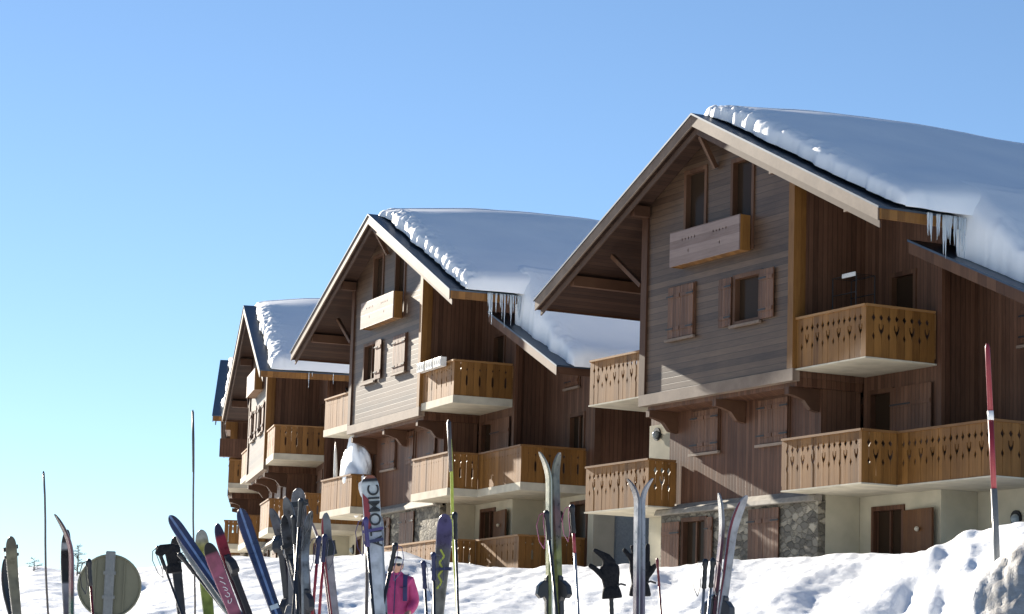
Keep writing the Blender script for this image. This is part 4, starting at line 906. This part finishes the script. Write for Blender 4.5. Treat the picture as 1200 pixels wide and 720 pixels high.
P1, ax, L_ = sight((1157, 403), (1168, 645), 31, .5); root = empty('piste_marker', (0, 0, 0)); root.matrix_world = frame(P1 - ax * L_, ax, 0); tag(root, 'red and grey marker pole with white band on the right snow bank', 'marker pole')
u_ = 31 / F
MB().tube([(0, 0, 0), (0, 0, L_ - 172 * u_)], .039, 14).build('lower_tube', M['zinc'], root, smooth=True)
MB().tube([(0, 0, L_ - 172.5 * u_), (0, 0, L_ - 90 * u_)], .035, 14).build('red_sleeve', M['redpaint'], root, smooth=True)
MB().tube([(0, 0, L_ - 91 * u_), (0, 0, L_ - 80 * u_)], .039, 14).build('white_band', M['white'], root, smooth=True)
MB().tube([(0, 0, L_ - 80.5 * u_), (0, 0, L_ - .05), (0, 0, L_)], [.035, .031, .018], 14).build('red_sleeve', M['redpaint'], root, smooth=True)

# ------------------------------------------------------------------ saplings on the crest
def sapling(label, px, py, D, hgt, n, seed, name='young_spruce'):
    rng = random.Random(seed); p = at(px, py, D); zg = gz(p.x, p.y); H_ = p.z - zg; root = empty(name, (p.x, p.y, zg)); tag(root, label, 'sapling', 'saplings on the snow crest')
    MB().tube([(0, 0, -.2), (.01, 0, H_ * .5), (0, 0, H_)], [.02, .014, .004], 6).build('trunk', M['polewood'], root)
    mb = MB()
    for k in range(n):
        z = H_ * (1 - (k / n) ** .9 * min(1, hgt / max(H_, .1))); a = rng.uniform(0, 6.28); l = .06 + .30 * (1 - z / H_) * rng.uniform(.6, 1.1) + .04
        e = Vector((math.cos(a) * l, math.sin(a) * l, l * rng.uniform(-.1, .45))); mb.tube([(0, 0, z), (e.x, e.y, z + e.z)], [.006, .003], 5)
        for q in range(9):
            t = .2 + .8 * q / 9; b = Vector((e.x * t, e.y * t, z + e.z * t)); d = Vector((rng.uniform(-1, 1), rng.uniform(-1, 1), rng.uniform(-.2, 1))).normalized() * .06; mb.tube([b, b + d], [.004, .002], 4)
    mb.build('crown', M['needles'], root); return root
M['needles'] = plain('spruce_needles', (.03, .045, .022), .7); 
sapling('dark little spruce tip sticking up behind the plum ski', 92, 640, 60, .95, 26, 2)
sapling('tiny dry twiggy shrub on the crest, near the tall grey pole', 40, 656, 61, .5, 8, 5, 'dry_shrub')

# ------------------------------------------------------------------ person
def skin(name, verts, edges, radii, mat, parent, sub=2, root=0):
    me = bpy.data.meshes.new(name); me.from_pydata(verts, edges, []); o = bpy.data.objects.new(name, me); COL.objects.link(o)
    md = o.modifiers.new('skin', 'SKIN'); md.use_smooth_shade = True; md.use_x_symmetry = False
    sv = me.skin_vertices[0].data
    for k, r in enumerate(radii): sv[k].radius = r if hasattr(r, '__len__') else (r, r); sv[k].use_root = (k == root)
    s = o.modifiers.new('sub', 'SUBSURF'); s.levels = sub; s.render_levels = sub
    bpy.context.view_layer.update()
    m2 = bpy.data.meshes.new_from_object(o.evaluated_get(bpy.context.evaluated_depsgraph_get())); bpy.data.objects.remove(o)
    m2.name = name; m2.materials.clear(); m2.materials.append(mat); m2.polygons.foreach_set('use_smooth', [True] * len(m2.polygons))
    o = bpy.data.objects.new(name, m2); COL.objects.link(o); o.parent = parent; return o
for nm, c, rg in (('skintone', (.50, .28, .19), .5), ('jacket', (.42, .05, .16), .7), ('trousers', (.03, .03, .04), .7), ('hairm', (.05, .03, .02), .6), ('bandwhite', (.66, .64, .6), .8), ('boots', (.35, .35, .36), .4), ('packblue', (.03, .03, .10), .7)):
    M[nm] = plain(nm, c, rg, 0, .2, 9, .4, .9 if nm == 'jacket' else 0)
pt = at(466, 653, 31); zg = gz(pt.x, pt.y); H_ = pt.z - zg; q = H_ / 1.70
pr = empty('person', (pt.x, pt.y, zg), R(-6)); tag(pr, 'person in pink ski jacket, white headband and dark sunglasses standing behind the poles', 'person')
def sv_(l): return [tuple(c * q for c in p) for p in l]
def arm(s): return [(s * .17, 0, 1.38), (s * .245, .02, 1.12), (s * .20, -.16, .97), (s * .185, -.215, .955)]
V = [(0, 0, .92), (0, .01, 1.08), (0, .01, 1.25), (0, .01, 1.38), (0, 0, 1.46), (0, -.012, 1.54)]; E_ = [(0, 1), (1, 2), (2, 3), (3, 4), (4, 5)]; RA = [(.15, .11), (.13, .10), (.16, .11), (.14, .09), (.055, .055), (.05, .05)]
for s in (-1, 1):
    k = len(V); V += [(s * .09, 0, .84), (s * .10, -.01, .48), (s * .105, .02, .09), (s * .115, -.12, .045)]; RA += [(.085, .09), (.06, .06), (.042, .045), (.04, .03)]; E_ += [(0, k), (k, k + 1), (k + 1, k + 2), (k + 2, k + 3)]
    k = len(V); V += arm(s); RA += [(.06, .055), (.042, .042), (.03, .028), (.038, .02)]; E_ += [(3, k), (k, k + 1), (k + 1, k + 2), (k + 2, k + 3)]
    hnd = len(V) - 1; hx = s * .185
    for f in range(4):
        k = len(V); ox = (f - 1.5) * .02; ln = (.07, .082, .078, .06)[f]
        V += [(hx + ox, -.245, .952), (hx + ox, -.245 - ln * .6, .935), (hx + ox, -.245 - ln * .85, .905)]; RA += [(.010, .010), (.009, .009), (.008, .008)]; E_ += [(hnd, k), (k, k + 1), (k + 1, k + 2)]
    k = len(V); V += [(hx - s * .03, -.225, .945), (hx - s * .048, -.255, .925)]; RA += [(.011, .011), (.009, .009)]; E_ += [(hnd, k), (k, k + 1)]
body = skin('body', sv_(V), E_, [tuple(c * q for c in r) for r in RA], M['skintone'], pr)
# head, with eye sockets, nose, mouth and ears shaped into one surface and joined to the body
hb = bmesh.new(); hb.from_mesh(body.data); hm = bmesh.new(); bmesh.ops.create_uvsphere(hm, u_segments=32, v_segments=24, radius=1)
for v_ in hm.verts:
    x, y, z = v_.co; w_ = 1 - .22 * max(0, -z) ** 1.5; X, Y, Z_ = x * .075 * w_, y * .095 * (1 - .12 * max(0, -z)), z * .115
    if y < 0:
        Y -= .022 * math.exp(-((X) / .012) ** 2 - ((Z_ + .012) / .020) ** 2) ; Y += .010 * math.exp(-((abs(X) - .030) / .014) ** 2 - ((Z_ - .012) / .011) ** 2)
        Y -= .007 * math.exp(-((X) / .022) ** 2 - ((Z_ + .050) / .006) ** 2); Y += .005 * math.exp(-((X) / .02) ** 2 - ((Z_ + .057) / .003) ** 2); Y -= .008 * math.exp(-(X / .02) ** 2 - ((Z_ + .095) / .015) ** 2)
    X += math.copysign(.013, X) * math.exp(-((abs(x) - 1) / .12) ** 2 - ((Z_ - .0) / .022) ** 2 - ((Y - .01) / .016) ** 2)
    v_.co = (X * q, (Y - .02) * q, (Z_ + 1.585) * q)
hme = bpy.data.meshes.new('t'); hm.to_mesh(hme); hb.from_mesh(hme)
for f in hb.faces: f.smooth = True
hb.to_mesh(body.data); hb.free(); hm.free()
rmd = body.modifiers.new('join', 'REMESH'); rmd.mode = 'VOXEL'; rmd.voxel_size = .006; rmd.use_smooth_shade = True
V = [(0, 0, .86), (0, .01, 1.0), (0, .01, 1.25), (0, .01, 1.38), (0, .0, 1.47), (0, -.01, 1.525)]; E_ = [(0, 1), (1, 2), (2, 3), (3, 4), (4, 5)]; RA = [(.235, .165), (.225, .155), (.215, .15), (.185, .125), (.085, .08), (.078, .074)]
for s in (-1, 1): k = len(V); V += arm(s)[:3]; RA += [(.098, .09), (.084, .08), (.062, .058)]; E_ += [(3, k), (k, k + 1), (k + 1, k + 2)]
jk = skin('jacket', sv_(V), E_, [tuple(c * q for c in r) for r in RA], M['jacket'], pr)
V = [(0, 0, .92)]; E_ = []; RA = [(.17, .13)]
for s in (-1, 1): k = len(V); V += [(s * .09, 0, .82), (s * .10, -.01, .48), (s * .105, .02, .16)]; RA += [(.10, .10), (.078, .078), (.075, .075)]; E_ += [(0, k), (k, k + 1), (k + 1, k + 2)]
skin('trousers', sv_(V), E_, [tuple(c * q for c in r) for r in RA], M['trousers'], pr)
for s in (-1, 1): skin('boot', sv_([(s * .105, .03, .30), (s * .108, .02, .08), (s * .115, -.14, .055)]), [(0, 1), (1, 2)], [.07 * q, .068 * q, (.052 * q, .05 * q)], M['boots'], pr)
mb = MB(); mb.ball((0, .0, 1.605 * q), (.086 * q, .105 * q, .108 * q), 20, 12, lambda d: 1.0 if d.z > .35 or d.y > .1 else .8); mb.build('hair', M['hairm'], pr, smooth=True)
mb = MB(); t_ = np.linspace(0, 2 * math.pi, 29); mb.grid(np.stack([np.stack([rr * .081 * np.cos(t_) * q, (rr * .103 * np.sin(t_) - .02) * q, np.full(29, zz_) * q], -1) for zz_, rr in ((1.612, 1.0), (1.614, 1.05), (1.635, 1.06), (1.668, .97), (1.672, .9), (1.665, .88), (1.612, .95))])); mb.build('headband', M['bandwhite'], pr, smooth=True)
mb = MB()
for s in (-1, 1): mb.ball((s * .034 * q, -.108 * q, 1.594 * q), (.030 * q, .014 * q, .021 * q), 14, 8)
mb.beam((-.07 * q, -.104 * q, 1.598 * q), (.07 * q, -.104 * q, 1.598 * q), .008, .008)
for s in (-1, 1): mb.beam((s * .07 * q, -.10 * q, 1.6 * q), (s * .082 * q, .0, 1.6 * q), .005, .008)
mb.build('sunglasses', M['black'], pr, smooth=True)
V = [(.14, -.15, 1.12), (.135, -.145, 1.3), (.125, -.08, 1.45), (.12, .05, 1.47), (.125, .16, 1.36)]
mb = MB()
for s in (1, -1):
    pts = [Vector((s * p[0], p[1], p[2])) * q for p in V]
    for a, b in zip(pts, pts[1:]): mb.beam(a, b, .05, .03, (0, -1, .2))
mb.build('backpack_strap', M['packblue'], pr)
mb = MB(); mb.ball((0, .22 * q, 1.22 * q), (.17 * q, .10 * q, .25 * q), 16, 10, lambda d: 1 / max(abs(d.x), abs(d.z), .75) * .8); mb.build('backpack', M['packblue'], pr, smooth=True)

mb = MB(); pz = [(0, -.163, .95), (0, -.155, 1.1), (0, -.142, 1.25), (0, -.130, 1.36), (0, -.086, 1.46)]
for a, b in zip(pz, pz[1:]): mb.beam([c_ * q for c_ in a], [c_ * q for c_ in b], .012, .012, (0, 0, 1))
mb.build('zip', M['packblue'], pr)
for s in (-1, 1):
    mb = MB(); mb.beam([c_ * q for c_ in (s * .06, -.147, 1.30)], [c_ * q for c_ in (s * .14, -.118, 1.285)], .008, .014, (0, -1, 0)); mb.build('pocket_flap', M['packblue'], pr)
